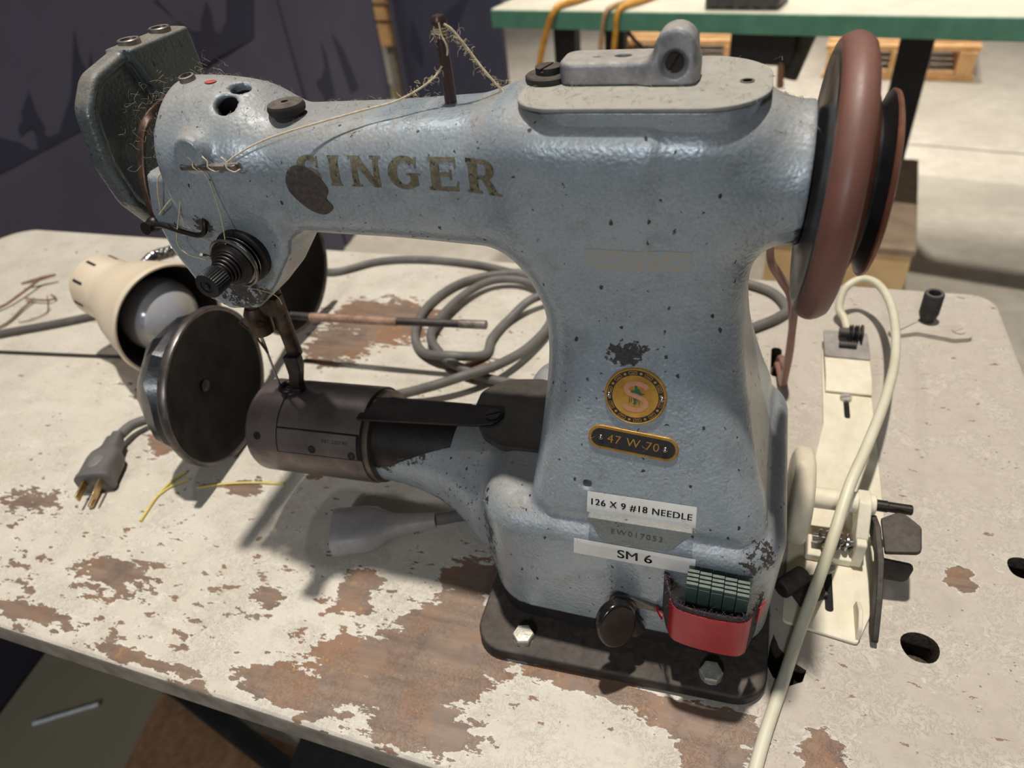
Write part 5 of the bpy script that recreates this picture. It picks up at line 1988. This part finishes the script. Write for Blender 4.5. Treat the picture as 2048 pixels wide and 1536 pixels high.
pat = [(537, 77), (565, 59), (577, 43), (590, 39), (600, 58), (598, 71), (584, 70), (571, 67), (574, 77), (590, 85), (595, 95), (628, 116), (621, 88), (623, 61), (614, 59), (619, 47), (643, 44), (669, 62), (705, 86), (776, 171), (762, 134), (761, 102), (791, 134), (777, 105), (767, 75), (779, 54), (831, 33), (933, 15), (1067, 44), (1086, 83), (1040, 135), (1004, 169), (1019, 166), (1050, 124), (1094, 93), (1123, 86), (1130, 101), (1178, 134), (1182, 104), (1170, 77), (1188, 65), (1229, 84), (1262, 128), (1300, 330), (1330, 180), (1372, 96), (1322, 25), (506, 36), (300, 45), (100, 40), (-300, 50), (-300, 140), (0, 110), (120, 190), (180, 100), (330, 170), (390, 90), (470, 150), (505, 80)]
bm = bmesh.new()
vs = [bm.verts.new((a, b, 0)) for a, b in pat]
bm.faces.new(vs)
bmesh.ops.triangulate(bm, faces=bm.faces[:])
bm.verts.index_update()
m = MB()
m.add([pp(v.co.x, v.co.y, .8) for v in bm.verts], [[v.index for v in f.verts] for f in bm.faces])
bm.free()
for q in ([(1570, -150), (1600, -210), (1670, -220), (1680, -110), (1662, -60), (1648, -130), (1610, -150)],
          [(1540, -300), (1580, -620), (1690, -620), (1640, -340), (1600, -420)], [(1740, -60), (1780, -250), (1850, -250), (1800, -120)]):
    m.add([pp(a, b, .8) for a, b in q], [tuple(range(len(q)))])
m.build('printed_flames', M_NAVYD, pan, smooth=0)

# second panel further back
p2 = empty('display_panel', (-1160, 2700, FLOOR), 'shorter navy fabric panel standing behind the green-edged table end', 'panel')
m = MB()
m.box((-1150, 2710, 0), (440, 26, -2 * FLOOR - 4), rz=-.04)
m.build('panel_body', navy('navy_fabric_far', (56, 55, 72), (48, 47, 64)), p2, bevel=8, bseg=3)
m = MB()
m.box((-1372, 2700, 0), (14, 30, -2 * FLOOR - 4), rz=-.04)
m.build('panel_edge', navy('navy_edge', (84, 80, 100), (74, 70, 90)), p2, bevel=2)
m = MB()
for q in ([(-1330, -300), (-1300, -180), (-1270, -300), (-1290, -380)], [(-1180, -190), (-1040, -110), (-1120, -240)]):
    m.add([(a, 2696 - (a + 1150) * .04 - .5, b) for a, b in q], [tuple(range(len(q)))])
m.build('printed_flames', M_NAVYD, p2, smooth=0)

# ---- pallets and crates on the floor behind
M_PINE = simple('pine', (214, 170, 118), (190, 146, 96), rough=.7, scale=.02, bump=.2, bscale=.1)


def pallet(name, c, w, d, rz, label, group=None, tall=3):
    root = empty(name, (c[0], c[1], FLOOR), label, 'pallet', group)
    R = Matrix.Rotation(rz, 3, 'Z')
    def at(x, y, z):
        return Vector((c[0], c[1], FLOOR)) + R @ Vector((x, y, z))
    for i in range(6):
        mb = MB()
        mb.box(at(0, -d / 2 + d * (i + .5) / 6, 118), (w, d / 6 * .72, 18), rz)
        mb.build('deck_board', M_PINE, root)
    for i in range(tall):
        mb = MB()
        mb.box(at(-w / 2 + 40 + (w - 80) * i / (tall - 1), 0, 64), (60, d, 88), rz)
        mb.build('runner', M_PINE, root)
    for i in range(2):
        mb = MB()
        mb.box(at(0, (-d / 2 + 40) * (1 if i else -1), 10), (w, 80, 18), rz)
        mb.build('base_board', M_PINE, root)
    return root


pallet('pallet', (-380, 3760, 0), 640, 520, -.13, 'pale wooden pallet on the floor under the green-edged table')
pallet('pallet', (560, 3560, 0), 560, 500, -.13, 'pale wooden pallet half hidden by the handwheel under the green-edged table')
st = empty('stacked_boards', (-1520, 2960, FLOOR), 'pale wooden boards stacked in the gap between the two navy panels', 'boards')
for i, (z0, z1) in enumerate(((-180, -60), (-250, -196), (-355, -262))):
    m = MB()
    m.box((-1560, 2990 + 10 * i, (z0 + z1) / 2), (420, 60, z1 - z0), rz=.1 * (i - 1))
    m.build('board', M_PINE, st, bevel=3)
m = MB()
m.box((-1560, 3030, (FLOOR - 355) / 2), (60, 60, -355 - FLOOR))
m.build('prop', simple('grey_tan_post', (150, 140, 124), rough=.8), st)  # prop in a plain duller grey-tan
m = MB()
m.prism([(-1720, 3170), (-1660, 3180), (-1655, 3235), (-1712, 3228)], (0, 0, FLOOR + .5), (1, 0, 0), (0, 1, 0), 0, 3)
tag(m.build('yellow_tape', simple('yellow_tape', (222, 186, 60), rough=.5)), 'yellow floor tape beyond the gap between the navy panels', 'tape')

# ---- the green-edged table
bt = empty('green_edged_table', (100, 1900, FLOOR), 'long cream-topped work table with a green front edge behind the sewing machine', 'table')
FLp, FRp = Vector((-668, 1850, 0)), Vector((1100, 1440, 0))
e = (FRp - FLp).normalized()
nb_ = Vector((-e.y, e.x, 0))
LEN = (FRp - FLp).length
rzb = math.atan2(e.y, e.x)


def btp(a, b, z):
    return FLp + e * a + nb_ * b + Vector((0, 0, z))


m = MB()
m.prism(roundpoly([(0, 0), (LEN, 0), (LEN, 520), (0, 520)], [10, 4, 4, 20], 4), FLp, e, nb_, -42, 0)
m.build('tabletop', simple('cream_top', (198, 192, 174), (184, 177, 158), rough=.6, scale=.01), bt, bevel=3)
m = MB()
m.box(btp(LEN / 2, -2.5, -22), (LEN - 6, 5, 40), rz=rzb)
m.box(btp(-2.5, 260, -22), (5, 500, 40), rz=rzb)
m.build('green_edge', simple('green_paint', (84, 134, 110), (72, 118, 96), rough=.5, scale=.02), bt, bevel=1.5)
for a, b, wd in ((152, 120, 62), (152, 440, 62), (954, 442, 76)):
    m = MB()
    m.box(btp(a, b, (FLOOR - 42) / 2), (wd, 34, -FLOOR - 42), rz=rzb)
    m.box(btp(a, b, FLOOR + 8), (wd + 18, 56, 14), rz=rzb)
    m.build('leg', M_BLACK, bt, bevel=2)
m = MB()
m.box(btp(600, 300, -66), (820, 60, 46), rz=rzb)
m.build('under_rail', M_BLACK, bt, bevel=2)
# things on and under it
m = MB()
m.prism(rrect(-80, 80, -45, 45, 10), btp(625, 62, 0), e, nb_, 6, 34)
m.prism(rrect(-80, 80, -45, 45, 10), btp(625, 62, 0), e, nb_, .3, 4.5)
for i in range(5):
    m.prism(rrect(-64 + i * 30, -48 + i * 30, -47, -44, 1), btp(625, 62, 0), e, nb_, 9, 26)
tag(m.build('grey_box', simple('grey_green_metal', (84, 84, 78), (66, 66, 62), rough=.5), bevel=2), 'dark grey metal box on top of the green-edged table', 'box')
M_YC = simple('yellow_cord', (206, 150, 52), (176, 120, 44), rough=.5)
M_TC = simple('tan_cord', (178, 148, 108), (150, 120, 88), rough=.6)


def hang(name, a, label, mat, zs, sway, r=6):
    mb = MB()
    P_ = [btp(a + 60, 190, r + .6), btp(a + 34, 80, r + .6), btp(a + 12, 14, r + 2), btp(a, -10, -4)]
    for i, z in enumerate(zs):
        P_.append(btp(a + sway[i], -11 - 2 * i, z))
    mb.tube(P_, r, seg=10)
    tag(mb.build(name, mat), label, 'cord', 'cords hanging off the green-edged table')


hang('hanging_cord', 186, 'brown-yellow cord curving over the green table edge, leftmost of those hanging', M_YC, [-50, -150, -300, -500], [-24, -52, -60, -40], 8)
hang('hanging_cord', 322, 'tan cord hanging over the green table edge, middle one of three', M_TC, [-50, -120, -260, -420], [-10, -18, -30, -20], 6)
hang('hanging_cord', 352, 'bright yellow cord hanging straight down the green table edge, rightmost of three', M_YC, [-50, -110, -260, -460], [-5, -10, -14, -10], 7)
m = MB()
m.tube([btp(352, 40, -48), btp(380, 45, -80), btp(430, 50, -112), btp(490, 50, -92), btp(530, 45, -48)], 4.5, seg=10)
tag(m.build('black_cable', M_BLACK), 'black cable sagging under the green-edged table', 'cable')
mt = empty('table_motor', btp(660, 240, -190), 'black motor housing hanging under the green-edged table', 'motor')
m = MB()
m.box(btp(640, 230, -110), (150, 120, 90), rz=rzb)
m.build('housing', M_BLACK, mt, bevel=10, bseg=3)
m = MB()
m.cyl(btp(735, 225, -70), btp(705, 215, -190), 26, 22)
m.build('arm', simple('olive_black', (60, 58, 50), rough=.6), mt)
m = MB()
m.cyl(btp(690, 180, -140), btp(700, 160, -200), 8)
m.build('bolt', simple('bronze', (170, 120, 84), rough=.5), mt)

# ---- wooden box to the right behind the table
wb = empty('wooden_box', (230, 1740, FLOOR), 'pale wooden box on the floor behind the right end of the worn table', 'box')
m = MB()
m.prism([(60, 1522), (352, 1486), (413, 1969), (110, 2010)], (0, 0, 0), (1, 0, 0), (0, 1, 0), FLOOR + 1, -436)
m.build('box_body', simple('plywood', (222, 190, 140), (206, 172, 124), rough=.7, scale=.01), wb, bevel=2)
m = MB()
m.prism([(56, 1518), (356, 1482), (416, 1972), (106, 2014)], (0, 0, 0), (1, 0, 0), (0, 1, 0), -435.5, -420)
m.build('box_lid', simple('grey_brown_board', (146, 126, 104), (128, 110, 92), rough=.8, scale=.02), wb, bevel=2)
m = MB()
m.lathe([(10, 0), (26, 2), (28, 8), (28, 72), (26, 78), (10, 80)], (78, 1560, -391.4), (1, -.12, 0), 32)
tag(m.build('black_roller', M_BLACK), 'black roller lying on the lid of the wooden box', 'roller')
m = MB()
m.box((240, 1600, -402), (70, 60, 34), rz=-.12)
tag(m.build('green_tin', simple('dark_green', (74, 88, 82), rough=.5), bevel=3), 'dull green tin on the lid of the wooden box', 'tin')
